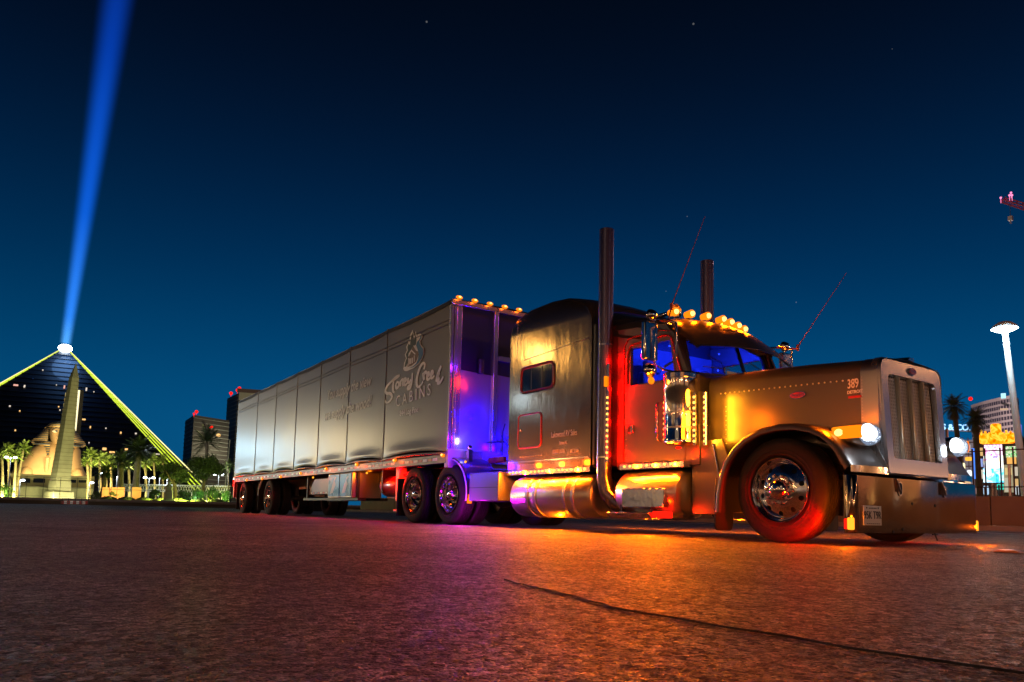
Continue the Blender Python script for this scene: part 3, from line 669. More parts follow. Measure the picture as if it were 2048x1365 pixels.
# --- exhaust stacks
stackm = mat('chrome_stack', (.16, .15, .22), .26, .9)
for s in (-1, 1):
    x, y = -2.83, s*1.05
    m = MB(); m.tube([(x+.42, s*.78, .34), (x+.30, s*.90, .33), (x+.17, s*1.0, .40), (x+.06, y, .54), (x, y, .74), (x, y, 1.0), (x, y, 4.24)], [.11, .11, .11, .108, .105, .103, .103], 32, caps=False)
    m.tube([(x, y, 4.24), (x, y, 4.05)], .097, 32, caps=True)
    st_ = TB(m, 'exhaust_stack', stackm, smooth=40)
    m = MB(); m.lathe([(.1035, 0), (.1055, 0), (.1055, 1.5), (.1035, 1.5)], (x, y, .86), 'Z', 32); m.build('heat_shield', stackm, st_, smooth=40)
    for z in (1.02, 2.58): b = MB(); b.lathe([(.106, -.012), (.112, -.012), (.112, .012), (.106, .012)], (x, y, z), 'Z', 32); b.bar((x, y-s*.10, z), (x-.02 if z < 2 else x+.16, s*.93, z), .02); b.build('stack_clamp', chrome, st_)
    # row of small lamps down the light bar in front of the stack
    lb = MB(); lb.box((x+.125, s*1.085, .95), (x+.16, s*1.125, 2.3)); lbo = TB(lb, 'stack_light_bar', polish)
    for k in range(12): led((x+.142, s*1.135, 1.0+k*.075), lbo)
    REDC = (1.0, .0, .0)
    area('stack_red_glow', (x+.15, s*1.09, 1.55), (x+.9, s*.97, 1.45), REDC, 18, 1.3, .03, T, longaxis=(0,0,1))
    for z in (1.05, 1.5, 1.95, 2.35): plight('stack_red_glow', (x+.19, s*1.09, z), REDC, 14, .02, T)
    m = MB(); m.box((x+.10, s*1.12, 1.98), (x+.13, s*1.16, 2.12)); TB(m, 'stack_reflector', m_ambsoft)  # amber block with its own emission

# --- air cleaners with light bars
for s in (-1, 1):
    x, y = -1.42, s*1.10
    m = MB(); m.lathe([(0, 1.10), (.15, 1.10), (.188, 1.125), (.19, 1.16), (.186, 1.17), (.186, 1.72), (.19, 1.73), (.19, 1.90), (.20, 1.905), (.20, 1.955), (.185, 1.975), (0, 1.985)], (x, y, 0), 'Z', 40)
    ac = TB(m, 'air_cleaner', chrome, smooth=35)
    for z in (1.30, 1.48): b = MB(); b.lathe([(.187, -.012), (.192, -.01), (.192, .01), (.187, .012)], (x, y, z), 'Z', 40); b.build('canister_band', alu, ac)
    m = MB(); m.box((x, s*.86, 1.35), (x+.2, s*.97, 1.75)); m.build('intake_duct', paint, ac)
    for dx, dy in ((.215, -.02), (.315, -.09)):
        b = MB(); b.box((x+dx-.012, y-s*(-dy)-s*.02, 1.08), (x+dx+.03, y-s*(-dy)+s*.015, 1.72)); lb = b.build('cleaner_light_bar', polish, T)
        for k in range(9): led((x+dx+.01, y-s*(-dy)+s*.022, 1.13+k*.066), lb)
    b = MB(); b.box((x-.225, y-.02, 1.15), (x-.20, y+.02, 1.70)); lb = b.build('cleaner_light_bar', polish, T)
    for k in range(8):
        o = led((x-.24, y+s*.012, 1.18+k*.066), lb)
    plight('cleaner_glow_fill', (x+.60, s*1.36, 1.42), AMBD, 19, .12, T)  # added fill out from the bars, no lamp there, brightens the hood
    area('cleaner_glow_fill', (x+.34, s*1.04, 1.40), (x+1.2, s*.86, 1.40), (1, .34, .01), 13, .62, .03, T, longaxis=(0,0,1))
    for z in (1.2, 1.42, 1.64): plight('cleaner_glow_fill', (x+.37, s*1.09, z), (1, .34, .01), 7, .10, T)
    for z in (1.25, 1.6): plight('cleaner_red_glow', (x-.30, s*1.12, z), (1, .0, 0), 4, .02, T)
    m = MB(); m.ball((x, s*1.12, 1.065), .03, 10, (1.5, 1, .6)); TB(m, 'cleaner_red_lamp', m_redled, smooth=60)
    plight('cleaner_red_glow', (x, s*1.16, 1.03), (1, .012, 0), 4, .03, T)

# --- mirrors
for s in (-1, 1):
    m = MB(); m.tube([(-1.66, s*.97, 2.64), (-1.66, s*1.22, 2.68), (-1.64, s*1.30, 2.66), (-1.64, s*1.30, 2.1), (-1.60, s*1.2, 2.04), (-1.48, s*.98, 1.99)], .014, 8)
    m.tube([(-1.60, s*1.12, 2.68), (-1.42, s*1.16, 2.60), (-1.42, s*1.16, 2.14), (-1.56, s*1.22, 2.06)], .014, 8)
    mr_ = TB(m, 'mirror_bracket', chrome, smooth=60)
    m = MB(); m.box((-1.70, s*1.25, 2.14), (-1.63, s*1.48, 2.62)); m.build('mirror_head', chrome, mr_, bevel=.02)
    m = MB(); m.box((-1.704, s*1.265, 2.155), (-1.701, s*1.465, 2.605)); m.build('mirror_glass', mat('mirror_glass', (.9, .9, .9), .02, 1.), mr_)
    m = MB(); m.lathe([(0, .07), (.06, .055), (.09, .01), (.095, -.01), (.09, -.015), (0, -.015)], (-1.66, s*1.36, 2.02), 'X', 20); m.build('spot_mirror', chrome, mr_, smooth=50)
    m = MB(); m.lathe([(0, .07), (.05, .055), (.075, .01), (.08, -.01), (0, -.015)], (-1.66, s*1.34, 2.71), 'X', 20); m.build('spot_mirror', chrome, mr_, smooth=50)
    m = MB(); m.ball((-1.63, s*1.37, 1.885), .048, 12, (.7, 1, 1)); m.build('mirror_lamp', m_ambsoft, mr_, smooth=60)
    plight('mirror_lamp_glow', (-1.60, s*1.46, 1.87), AMB, 4, .03, T)
for s, top in ((-1, onY(1410, 433, -1.0)), (1, onY(1693, 546, 1.3))):
    b_ = onY(1343, 612, -1.0) if s < 0 else Vector((-1.42, 1.3, 2.66))
    m = MB(); m.tube([b_, b_+(top-b_)*.12, top], [.011, .007, .0035], 6); m.lathe([(.0, -.06), (.02, -.05), (.02, .03), (0, .04)], b_, 'Z', 10); m.tube([b_-Vector((0, 0, .03)), (-1.62, s*1.1, 2.66), (-1.66, s*1.2, 2.67)], .01, 6)
    TB(m, 'antenna', mat('antenna_red', (.20, .05, .05), .4), smooth=60)

# --- rear: quarter fenders, side box, mud flaps
for s in (-1, 1):
    pts = []
    for k in range(13):
        a = R(100)-k/12*R(112); pts.append((-6.825+.66*math.cos(a)*1.0, .60+.62*math.sin(a)))
    m = MB(); m.loft([[(x, s*y, z+dz) for y, dz in ((.60, 0), (1.18, 0), (1.22, -.01), (1.235, -.045))] for x, z in pts]); qf = TB(m, 'quarter_fender', paintd, smooth=50)
    m = MB(); m.tube([(x, s*1.236, z-.045) for x, z in pts], .013, 6); m.build('fender_edge_trim', mat('bright_trim', (.85, .85, .85), .3, .4), qf, smooth=60)
    m = MB(); m.box((-6.12, s*1.215, .42), (-5.20, s*.62, .90)); b_ = TB(m, 'side_box', mat('box_paint', (.16, .16, .24), .35, .35), bevel=.015)
    m = MB(); m.box((-6.10, s*1.22, .64), (-5.22, s*1.216, .65)); m.build('box_seam', black, b_)
    m = MB(); m.box((-6.20, s*1.2, .38), (-6.17, s*1.12, .62)); TB(m, 'box_end_lamp', m_ambsoft)
    m = MB(); m.box((-8.96, s*1.22, .12), (-8.93, s*.62, .88)); TB(m, 'mud_flap', rubber, bevel=.006)
    m = MB(); m.prism([(-9.1, .98), (-8.9, .88), (-8.6, 1.02), (-8.3, 1.22), (-8.0, 1.26), (-6.2, 1.24), (-6.2, 1.14), (-8.6, 1.10)], s*.46, s*.40); TB(m, 'rear_frame_wing', redp)
    m = MB(); m.ball((-6.22, s*1.24, 1.10), .022, 8); TB(m, 'fender_marker_lamp', m_amb2)
# air tanks / hoses behind the sleeper
m = MB()
for k, y in enumerate((-.15, 0, .15)):
    m.tube([(-5.18, y, 1.9), (-5.6, y-.05, 1.5), (-6.1, y, 1.25), (-6.6, y*.8, 1.5), (-6.78, y, 1.7)], .013, 6)
TB(m, 'air_hose', mat('blue_hose', (.03, .05, .3), .5), smooth=60)
m = MB(); m.tube([(-5.7, -.35, 1.2), (-5.7, .35, 1.2)], .14, 20); TB(m, 'air_tank', alu, smooth=50)
# blue and violet lamps behind the sleeper, red one high up
VIO = (.12, .0, 1.0)
plight('deck_lamp_blue', (-6.60, -1.02, 1.52), (.34, .30, 1.0), 2.5, .05, T)
plight('deck_lamp_blue', (-6.40, -.25, 1.45), (.01, .0, 1.0), 55, .05, T)
plight('deck_lamp_blue', (-5.75, -.85, 1.45), (.01, .0, 1.0), 38, .05, T)
plight('deck_lamp_violet', (-5.9, -1.62, 1.05), (.03, .0, 1.0), 36, .05, T)
plight('deck_lamp_blue', (-6.45, -.72, 2.0), (.0, .0, 1.0), 34, .05, T); plight('deck_lamp_red', (-5.9, -.65, 2.75), (1.0, .02, .0), 6, .05, T)
plight('deck_lamp_violet', (-6.05, -1.45, .22), (.60, .0, .60), 44, .04, T)
m = MB(); m.lathe([(0, 0), (.04, 0), (.045, .05), (.03, .08), (0, .08)], (-6.52, -.98, 1.34), 'Z', 12); m.box((-6.56, -1.02, .98), (-6.48, -.94, 1.34)); TB(m, 'deck_lamp_housing', chrome, smooth=40)
# red lamp in the steer wheel well and orange lights below the nose
spot('wheel_well_red', (.80, -1.50, .10), (.22, -1.17, .24), (1, .0, .0), 380, 46, .03, T); spot('wheel_well_red', (.70, 1.0, .35), (.5, .8, 0), (1, .0, .0), 80, 80, .04, T)
plight('wheel_well_red', (.42, -1.48, .20), (1, .0, .0), 20, .02, T)
# ================================================================== curtain-sided trailer
KX, TYAW, TX0, TLEN, TZ0, TZ1 = -7.486, -0.0167, -6.752, 16.285, 1.289, 4.139
TR = tag(empty('curtain_trailer'), 'long grey curtain-sided trailer with a cabin and pine logo and amber side lamps', 'trailer')
_c, _s = math.cos(TYAW), math.sin(TYAW)
TR.matrix_world = Matrix.Translation((KX, 0, 0)) @ Matrix.Rotation(TYAW, 4, 'Z') @ Matrix.Translation((-KX, 0, 0))
TRI = TR.matrix_world.inverted()
def onT(px, py, yl):
    o = TRI @ CAM_LOC; d = TRI.to_3x3() @ ray(px, py); return o + d*((yl-o.y)/d.y)
def TC(mb, name, m, **k): return mb.build(name, m, k.pop('parent', TR), **k)
curt = mat('curtain_vinyl', (.13, .112, .088), .42, .1, .5, coatr=.27, bump=.25, bscale=1.2, var=.07, vscale=1.3)
curtd = mat('roof_tarp', (.035, .033, .032), .5, bump=.5, bscale=5)
TXE = TX0-TLEN
posts = [onT(px, (y0), -1.3).x for px, y0 in ((776, 651), (702, 689), (644, 716), (597, 738), (555, 760), (518, 775))]
ed = [TX0]+posts+[TXE]
for i in range(len(ed)-1):
    xa, xb = ed[i]-.008, ed[i+1]+.008; NU, NV = 20, 30; vs = []; fs = []
    ph = random.uniform(0, 6)
    for v in range(NV+1):
        tv = v/NV; z = TZ0+.02+(TZ1-.06-TZ0)*tv**1.3
        for u in range(NU+1):
            tu = u/NU; b = math.sin(PI*tu)**.7 if 0 < tu < 1 else 0
            hh = (z-TZ0)
            bul = b*(.03*math.exp(-((hh-.10)/.13)**2)+.004*math.sin(PI*min(1, tv))+.002*math.sin(5*tu+ph+3*tv))
            zz2 = z+(.07*b*math.exp(-(hh/.10)**2))
            vs.append((xa+(xb-xa)*tu, -1.30-bul, zz2))
    for v in range(NV):
        for u in range(NU): a = v*(NU+1)+u; fs.append((a, a+1, a+NU+2, a+NU+1))
    m = MB(); m.add(vs, fs); pan = TC(m, 'curtain_panel', curt, smooth=60)
    m = MB()
    for dz in (.30, .38): m.bar((xa, -1.325, TZ1-.10-dz-.03*(i % 2)), (xb, -1.325, TZ1-.10-dz-.02), .006, .012)
    m.build('curtain_seam', mat('seam_thread', (.16, .15, .14), .5), pan)
    # hem roll below the panel
    m = MB(); m.tube([(xa+(xb-xa)*k/10, -1.305-.055*math.sin(PI*k/10), TZ0-.01+.03*math.sin(PI*k/10)) for k in range(11)], .03, 8); m.build('curtain_hem', curt, pan, smooth=60)
for x in ed[1:-1]:
    m = MB(); m.box((x-.012, -1.312, TZ0), (x+.012, -1.28, TZ1-.02)); TC(m, 'curtain_post', mat('post_grey', (.16, .15, .14), .4, .5))
# far side, roof, rear, floor
m = MB(); m.box((TXE, 1.28, TZ0), (TX0, 1.30, TZ1)); TC(m, 'far_side_curtain', curt)
m = MB(); secs = []
xs = []
for i in range(len(ed)-1):
    for k in range(6): xs.append((ed[i]+(ed[i+1]-ed[i])*k/6, math.sin(PI*k/6)))
xs.append((TXE, 0))
for x, b in xs: secs.append([(x, y, TZ1-.05+dz-.035*b*(1 if abs(y) < 1.2 else 1)) for y, dz in ((-1.315, -.07), (-1.30, .02), (-1.2, .05), (0, .07), (1.2, .05), (1.30, .02), (1.315, -.07))])
m.loft(secs); TC(m, 'roof_tarp', curtd, smooth=40)
m = MB(); m.box((TXE-.02, -1.3, 1.1), (TXE, 1.3, TZ1)); TC(m, 'rear_wall', curtd)
m = MB(); m.box((TXE, -1.28, 1.18), (TX0-.02, 1.28, 1.28)); TC(m, 'trailer_floor', steel)
# lower side rails with reflective tape
for s in (-1, 1):
    m = MB(); m.box((TXE, s*1.305, 1.10), (TX0-.01, s*1.27, 1.262)); rail = TC(m, 'side_rail', mat('rail_grey', (.16, .155, .15), .4, .5), bevel=.006)
    if s < 0:
        tr_ = mat('tape_red', (.5, .02, .02), .35); tw_ = mat('tape_white', (.8, .8, .78), .35)
        x = TX0-.35; k = 0; tp = {}
        while x > TXE+.4:
            key = 'r' if k % 2 else 'w'; L_ = .18
            if key not in tp:
                m = MB(); m.box((-L_, -1.3075, 1.155), (0, -1.305, 1.205)); o = m.build('reflective_tape', tr_ if key == 'r' else tw_, rail, loc=(x, 0, 0)); tp[key] = o
            else:
                o = tp[key].copy(); COL.objects.link(o); o.parent = rail; o.location = (x, 0, 0)
            x -= L_+(.02 if k % 2 == 0 else .30 if k % 8 == 7 else .02); k += 1
# chassis beams, cross members
m = MB()
for s in (-1, 1): m.box((TXE+.2, s*.42, .88), (TX0-.4, s*.54, 1.18))
for k in range(30): m.box((TX0-.5-k*.53, -1.25, 1.10), (TX0-.45-k*.53, 1.25, 1.18))
TC(m, 'trailer_beam', steel)
# wheels: spread axles
for x in (-18.608, -21.87):
    a = MB(); a.tube([(x, -.98, .54), (x, .98, .54)], .07, 10); a.box((x-.5, -.52, .60), (x+.5, -.42, .88)); a.box((x-.5, .42, .60), (x+.5, .52, .88)); TC(a, 'trailer_axle', steel)
    for s in (-1, 1):
        put_wheel('drive', x, s*1.10, s, TR, x); put_wheel('inner', x, s*.77, s, TR)
m = MB(); m.tube([(-19.55, -1.2, 1.12), (-19.75, -1.24, .82)], .03, 8); m.box((-19.8, -1.25, .60), (-19.77, -.62, .86)); TC(m, 'flap_hanger', white)
for x in (-19.78, -22.75):
    for s in (-1, 1): m = MB(); m.box((x-.015, s*1.24, .12), (x+.015, s*.62, 1.05)); TC(m, 'mud_flap', rubber)
# rear underride bar and tail lamps
m = MB(); m.box((TXE-.05, -1.2, .50), (TXE+.02, 1.2, .60)); m.box((TXE-.03, -.6, .55), (TXE, -.5, 1.15)); m.box((TXE-.03, .5, .55), (TXE, .6, 1.15)); TC(m, 'underride_bar', redp)
m = MB(); m.box((TXE-.03, -1.3, 1.06), (TXE+.05, 1.3, 1.2)); TC(m, 'rear_sill', alu)
for s in (-1, 1):
    for z in (1.13, .99): m = MB(); m.lathe([(0, -.03), (.06, -.02), (.065, 0)], (TXE+.1, s*1.33, z), 'Y', 12); TC(m, 'tail_lamp', m_redled, smooth=60)
m = MB(); m.box((TXE+.02, -1.31, .55), (TXE+.12, -1.22, 1.1)); TC(m, 'tail_lamp_bracket', redp)
plight('tail_glow', (TXE+.1, -1.5, 1.0), (1, .01, .0), 34, .05, TR); plight('tail_glow', (TXE-.4, 0, .8), (1, .02, .0), 30, .05, TR)
m = MB(); m.ball((TXE-.1, -1.28, 1.22), .03, 8); TC(m, 'work_lamp', emis('white_lamp', (.95, .97, 1), 6))
# amber side lamps
for i, (px, py) in enumerate(((884, 908), (788, 917), (712, 929), (651, 938), (600, 947), (560, 954), (523, 961), (492, 967))):
    q = onT(px, py, -1.33); q.z = max(1.13, min(1.25, q.z))
    m = MB(); m.ball((q.x, -1.312, q.z), .055, 10, (1.5, .55, .8)); L_ = TC(m, 'side_marker_lamp', m_ambsoft, smooth=60); m = MB(); m.ball((q.x, -1.335, q.z), .026, 8, (1.4, .7, .8)); m.build('lamp_core', m_ambhot, L_)  # wide orange body gives the halo round the bright core
    plight('side_marker_glow', (q.x, -1.46, q.z-.03), AMBD, 1.6, .03, TR)
for px, py in ((736, 933), (628, 949)):
    q = onT(px, py, -1.25); m = MB(); m.ball((q.x, -1.27, 1.04), .03, 10, (1.4, .8, .8)); TC(m, 'side_marker_lamp', m_amb2, smooth=60); plight('side_marker_glow', (q.x, -1.40, 1.03), AMBD, 3, .03, TR)
# landing legs, lit red
for s in (-1, 1):
    x = -9.12
    m = MB(); m.box((x-.075, s*1.16, .42), (x+.075, s*.98, 1.16)); m.box((x-.05, s*1.12, .24), (x+.05, s*1.02, .45)); m.box((x-.13, s*1.18, .20), (x+.13, s*.94, .245)); lg = TC(m, 'landing_leg', white, bevel=.008)
    m = MB(); m.bar((x+.1, s*1.05, .95), (x+.75, s*.9, 1.15), .05); m.bar((x+.05, s*1.05, .55), (x+.9, s*.55, 1.12), .05); m.build('leg_brace', redp, lg)
m = MB(); m.tube([(-9.12, -1.0, .8), (-9.12, 1.0, .8)], .03, 8); TC(m, 'leg_cross_shaft', steel)
plight('leg_red_lamp', (-8.95, -1.34, .85), (1, .004, 0), 34, .05, TR); plight('leg_red_lamp', (-9.8, -1.05, 1.05), (1, .01, 0), 14, .05, TR)
m = MB(); m.lathe([(0, -.62), (.2, -.60), (.235, -.55), (.235, .5), (.2, .56), (0, .58)], (-9.95, -.72, .76), 'X', 24); at_ = TC(m, 'reefer_tank', redp, smooth=40)  # red light falling on the tank is put into its enamel colour
for dx in (-.42, .35): m = MB(); m.box((-9.95+dx-.03, -.96, .6), (-9.95+dx+.03, -.48, 1.12)); m.build('tank_bracket', steel, at_)
m = MB(); m.box((-11.0, -.55, .50), (-9.3, -.50, .53)); m.box((-11.0, -.55, .5), (-10.96, -.5, 1.1)); TC(m, 'low_rail', alu)
# tool box with two polished doors
m = MB(); m.box((-13.2, -1.20, .50), (-11.55, -.45, 1.10)); tbx = TC(m, 'tool_box', mat('box_aluminium', (.5, .48, .46), .32, .9), bevel=.01)
dblue = mat('sky_sheen_door', (.10, .42, .62), .3, .1, .4, var=.35, vscale=2.5)  # reflected sky put into the door colour as blue
for xa, xb in ((-13.15, -12.40), (-12.33, -11.60)):
    m = MB(); m.box((xa, -1.212, .54), (xb, -1.2, 1.07)); d_ = m.build('box_door', dblue, tbx, bevel=.004)
    m = MB(); m.prism([(xa+.14, .60), (xa+.34, .62), (xa+.52, .82), (xa+.44, .93), (xa+.3, .84)], -1.2125, -1.214); m.prism([(xa+.36, .88), (xa+.5, .95), (xa+.55, 1.02), (xa+.42, .99)], -1.2125, -1.214); m.build('door_streak', white, d_)  # white streak shapes laid over the blue sheen
m = MB(); m.box((-12.38, -1.215, .50), (-12.35, -1.2, 1.10)); m.build('box_latch_bar', chrome, tbx)
plight('box_lamp', (-12.4, -1.9, 1.02), (.75, .88, 1), 5, .05, TR)
plight('box_side_lamp', (-11.0, -1.0, 1.05), AMB, 9, .05, TR)
m = MB(); m.box((-15.3, -1.15, .44), (-11.3, -.95, .50)); m.box((-15.3, -.5, .44), (-11.3, -.4, .50))
for x in (-15.2, -13.4, -11.5): m.box((x, -1.1, .5), (x+.05, -1.05, 1.1))
TC(m, 'side_rack', black)
m = MB(); m.prism([(-15.3, .60), (-13.4, .60), (-13.4, 1.02), (-14.7, 1.02)], -1.05, -.6); dn = TC(m, 'dunnage_box', mat('lilac_grey', (.24, .24, .3), .4, .3), bevel=.01)
for k in range(7): m = MB(); m.box((-15.0+k*.2, -1.054, .62), (-14.9+k*.2, -1.05, .665)); m.build('reflective_tape', tr_ if k % 2 else tw_, dn)
# front wall
fx = TX0
frm = mat('trailer_frame_aluminium', (.55, .54, .56), .25, .9)
m = MB(); m.box((fx-.06, -1.30, 1.28), (fx+.03, -1.235, 4.12)); TC(m, 'corner_post', frm, bevel=.012)
m = MB(); m.box((fx-.05, -1.23, 1.28), (fx+.045, -1.17, 4.12)); TC(m, 'corner_post', frm, bevel=.012)
m = MB(); m.box((fx-.05, -1.165, 1.28), (fx+.02, -1.06, 4.12)); TC(m, 'corner_post', frm, bevel=.012)
m = MB(); m.box((fx-.06, 1.06, 1.28), (fx+.03, 1.30, 4.12)); TC(m, 'corner_post', frm, bevel=.012)
for y in (-.33, .33): m = MB(); m.box((fx-.03, y-.045, 1.28), (fx+.05, y+.045, 4.12)); TC(m, 'front_stake', frm, bevel=.012)
m = MB(); m.box((fx-.06, -1.30, 4.02), (fx+.05, 1.30, 4.12)); TC(m, 'front_header', frm, bevel=.012)
m = MB(); m.box((fx-.05, -1.06, 2.78), (fx-.02, 1.06, 4.03)); TC(m, 'front_upper_panel', mat('navy_vinyl', (.012, .012, .03), .3, coat=.3))
for ya, yb in ((-1.06, -.375), (-.285, .285), (.375, 1.06)):
    vs = []; m = MB(); n = 10
    m.loft([[(fx-.01+.02*math.sin(PI*k/n)*math.sin(PI*j/8), ya+(yb-ya)*k/n, 1.36+(1.47-.03*k/n)*j/8) for k in range(n+1)] for j in range(9)]); TC(m, 'headboard_panel', mat('headboard_aluminium', (.36, .35, .38), .28, .6, bump=.6, bscale=3), smooth=60)
m = MB(); m.box((fx-.02, -.28, 3.08), (fx+.10, .28, 3.17)); TC(m, 'front_shelf', frm)
m = MB(); m.tube([(fx+.05, -.66, 2.80), (fx+.05, -.66, 3.06)], .06, 12); TC(m, 'front_vent', black)
m = MB(); m.box((fx-.08, -1.30, 1.02), (fx+.06, 1.30, 1.36)); TC(m, 'front_sill', mat('sill_white', (.34, .34, .42), .35, .2), bevel=.01)
m = MB(); m.box((fx+.06, -.95, 1.10), (fx+.10, -.60, 1.34)); m.box((fx+.07, -.35, 1.12), (fx+.12, -.02, 1.22)); TC(m, 'sill_bracket', frm, bevel=.006)
m = MB(); m.tube([(fx+.08, -.16, 1.3), (fx+.08, -.16, 1.75), (fx+.09, -.12, 1.9)], .012, 6); m.tube([(fx+.07, -.5, 1.52), (fx+.07, -.1, 1.56)], .012, 6); TC(m, 'air_coupling', black)
# lamps across the top front
for k in range(8):
    y = -1.15+k*.333
    m = MB(); m.ball((fx+.03, y, 4.165), .048, 10, (.7, 1.5, .75)); cl_ = TC(m, 'clearance_lamp', m_ambsoft, smooth=60); m = MB(); m.ball((fx+.058, y, 4.168), .022, 8, (.9, 1.4, .8)); m.build('lamp_core', m_ambhot, cl_); plight('clearance_glow', (fx+.16, y, 4.17), AMBD, 1.3, .03, TR)  # enlarged glowing body stands in for the halo of each lamp
area('front_header_violet', (fx+.09, -.2, 4.00), (fx+.7, -.2, 3.3), (.22, .03, 1.0), 5, 2.2, .03, TR, longaxis=(0,1,0))
plight('front_post_violet', (fx+.22, -1.42, 1.5), (.5, .0, .8), 4, .04, TR)
plight('front_post_violet', (fx+.30, -1.18, 2.9), (.18, .01, 1.0), 6, .04, TR)
# violet and red lamps under the trailer bed colouring the ground
for x, c, w_ in ((-9.6, (.85, .0, .30), 30), (-12.0, (.85, .0, .32), 36), (-15.0, (.9, .0, .25), 30), (-18.0, (1., .01, .03), 30), (-20.5, (1., .01, .01), 34)): spot('under_bed_lamp', (x, -1.26, 1.05), (x, -2.1, 0), c, w_*7, 95, .05, TR)
for x in (-10.5, -13.6, -16.8): spot('under_bed_amber', (x, -1.30, 1.02), (x, -2.3, 0), AMBD, 260, 95, .05, TR)

# ------------------------------------------------------------------ lettering and logo on the curtain
let_c = mat('curtain_lettering', (.95, .92, .88), .42, .1, .35, coatr=.3)
faint = mat('faint_lettering', (.60, .56, .49), .42, .1, .35, coatr=.3)  # duller tone stands for glare washing out the slogan
YL = -1.3125
def TP(px, py, dy=0.): q = onT(px, py, YL-dy); return (q.x, YL-dy, q.z)
def crop5(c): return [(740+a/6.5, 640+b/6.5) for a, b in c]
def ribbon(m, pts, w, dy=0.):
    P_ = [Vector(TP(a, b, dy)) for a, b in pts]
    # smooth with Catmull-Rom
    Q = []
    for i in range(len(P_)-1):
        p0 = P_[max(i-1, 0)]; p1 = P_[i]; p2 = P_[i+1]; p3 = P_[min(i+2, len(P_)-1)]
        for k in range(4):
            t = k/4; Q.append(.5*((2*p1)+(p2-p0)*t+(2*p0-5*p1+4*p2-p3)*t*t+(3*p1-p0-3*p2+p3)*t**3))
    Q.append(P_[-1]); vs = []
    for i, p in enumerate(Q):
        d = (Q[min(i+1, len(Q)-1)]-Q[max(i-1, 0)]); n = Vector((-d.z, 0, d.x)).normalized(); e = w*(.55+.45*math.sin(PI*min(1, max(0, (i+.5)/len(Q)))))
        # brush: thicker on downstrokes
        e *= .7+.6*abs(d.normalized().z)
        vs += [p-n*e/2, p+n*e/2]
    m.add(vs, [(2*i, 2*i+1, 2*i+3, 2*i+2) for i in range(len(Q)-1)])
strokes = [
 [(385,718),(340,738),(290,790),(232,850),(200,915),(215,955),(262,958),(286,1000),(255,1060),(215,1078),(198,1052)],
 [(312,762),(300,850),(300,925),(320,945)], [(280,805),(330,765),(388,725)],
 [(352,805),(335,855),(345,890),(370,862),(374,822),(350,806)],
 [(396,788),(392,868)], [(394,815),(414,780),(430,790),(425,850),(442,838)],
 [(442,818),(466,792),(462,764),(446,780),(444,835),(465,846),(488,815)],
 [(498,752),(492,798),(510,815),(532,775)], [(552,690),(545,790),(522,880),(496,900),(490,880),(530,830)],
 [(700,645),(712,585),(690,565),(650,620),(612,740),(606,830),(625,872),(660,850),(690,800)],
 [(690,690),(703,785)], [(696,725),(720,680),(738,692)],
 [(745,742),(766,720),(762,688),(748,700),(744,760),(760,777),(788,745)],
 [(795,722),(816,700),(810,668),(797,690),(794,745),(810,757),(838,725)],
 [(925,600),(885,700),(858,805)], [(868,742),(908,688)], [(872,735),(892,770),(882,822),(910,815),(952,740)]]
m = MB()
for st in strokes: ribbon(m, crop5(st), .075)
TC(m, 'script_lettering', let_c)
def line_text(s_, p0, p1, size, name, mt, sx=1., shear=0., bold=0.):
    a = Vector(TP(*p0)); b = Vector(TP(*p1)); d = b-a; rot = -math.atan2(d.z, d.x)
    o = text_mesh(s_, size, Matrix.Identity(4), name, mt, TR, extrude=.001, shear=shear, bold=bold)
    w_ = max(v.co.x for v in o.data.vertices); k = d.length/w_
    o.data.transform(side_xf(a.x, a.y, a.z, k, 1, rot)); return o
line_text('C A B I N S', (791, 815), (861, 790), .33, 'name_lettering', let_c)
line_text('844 Log Pine', (799, 833), (836, 824), .17, 'address_lettering', let_c)
line_text('You supply the view', (653, 801), (743, 770), .36, 'slogan_lettering', faint, shear=.25, bold=.006)
line_text('we supply the wood!', (648, 842), (743, 812), .36, 'slogan_lettering', faint, shear=.25, bold=.006)
def poly(pts, name, mt, dy):
    P_ = [TP(a, b, dy) for a, b in crop5(pts)]; me = bpy.data.meshes.new(name); me.from_pydata(P_, [], [tuple(range(len(P_)))]); me.materials.append(mt)
    o = bpy.data.objects.new(name, me); COL.objects.link(o); o.parent = TR; return o
poly([(432,640),(445,560),(468,500),(452,455),(478,400),(470,350),(497,300),(500,268),(520,290),(515,215),(552,130),(578,215),(594,148),(612,215),(618,190),(655,180),(684,203),(680,240),(655,282),(662,320),(700,370),(705,440),(680,505),(640,570),(570,630),(480,668),(445,665)], 'logo_outline', let_c, .002)
poly([(448,610),(462,540),(478,500),(464,452),(492,400),(486,352),(502,310),(520,330),(530,240),(552,165),(572,260),(594,190),(604,250),(598,320),(560,345),(500,440),(490,560),(470,610)], 'logo_trees', mat('logo_green', (.012, .035, .025), .5), .004)
poly([(500,470),(530,400),(562,340),(622,405),(632,450),(600,545),(540,595),(488,612),(492,480)], 'logo_cabin', mat('logo_brown', (.20, .12, .075), .5), .006)
poly([(560,332),(575,338),(622,395),(618,412),(596,400)], 'logo_roof', let_c, .008)
poly([(495,470),(538,385),(592,440),(585,456),(538,410),(505,478)], 'logo_gable', let_c, .008)
for a in ((498,500,508,600), (570,465,580,550), (512,505,532,580), (540,495,556,570)): poly([(a[0],a[1]),(a[2],a[1]-4),(a[2],a[3]-8),(a[0],a[3])], 'logo_post', let_c, .008)
poly([(505,632),(560,606),(600,570),(625,510),(632,440),(622,395),(600,335),(610,290),(640,255),(655,225),(645,205),(668,210),(664,240),(640,285),(648,325),(688,380),(692,440),(668,500),(628,560),(565,615)], 'logo_river', mat('logo_blue', (.02, .20, .42), .5), .010)
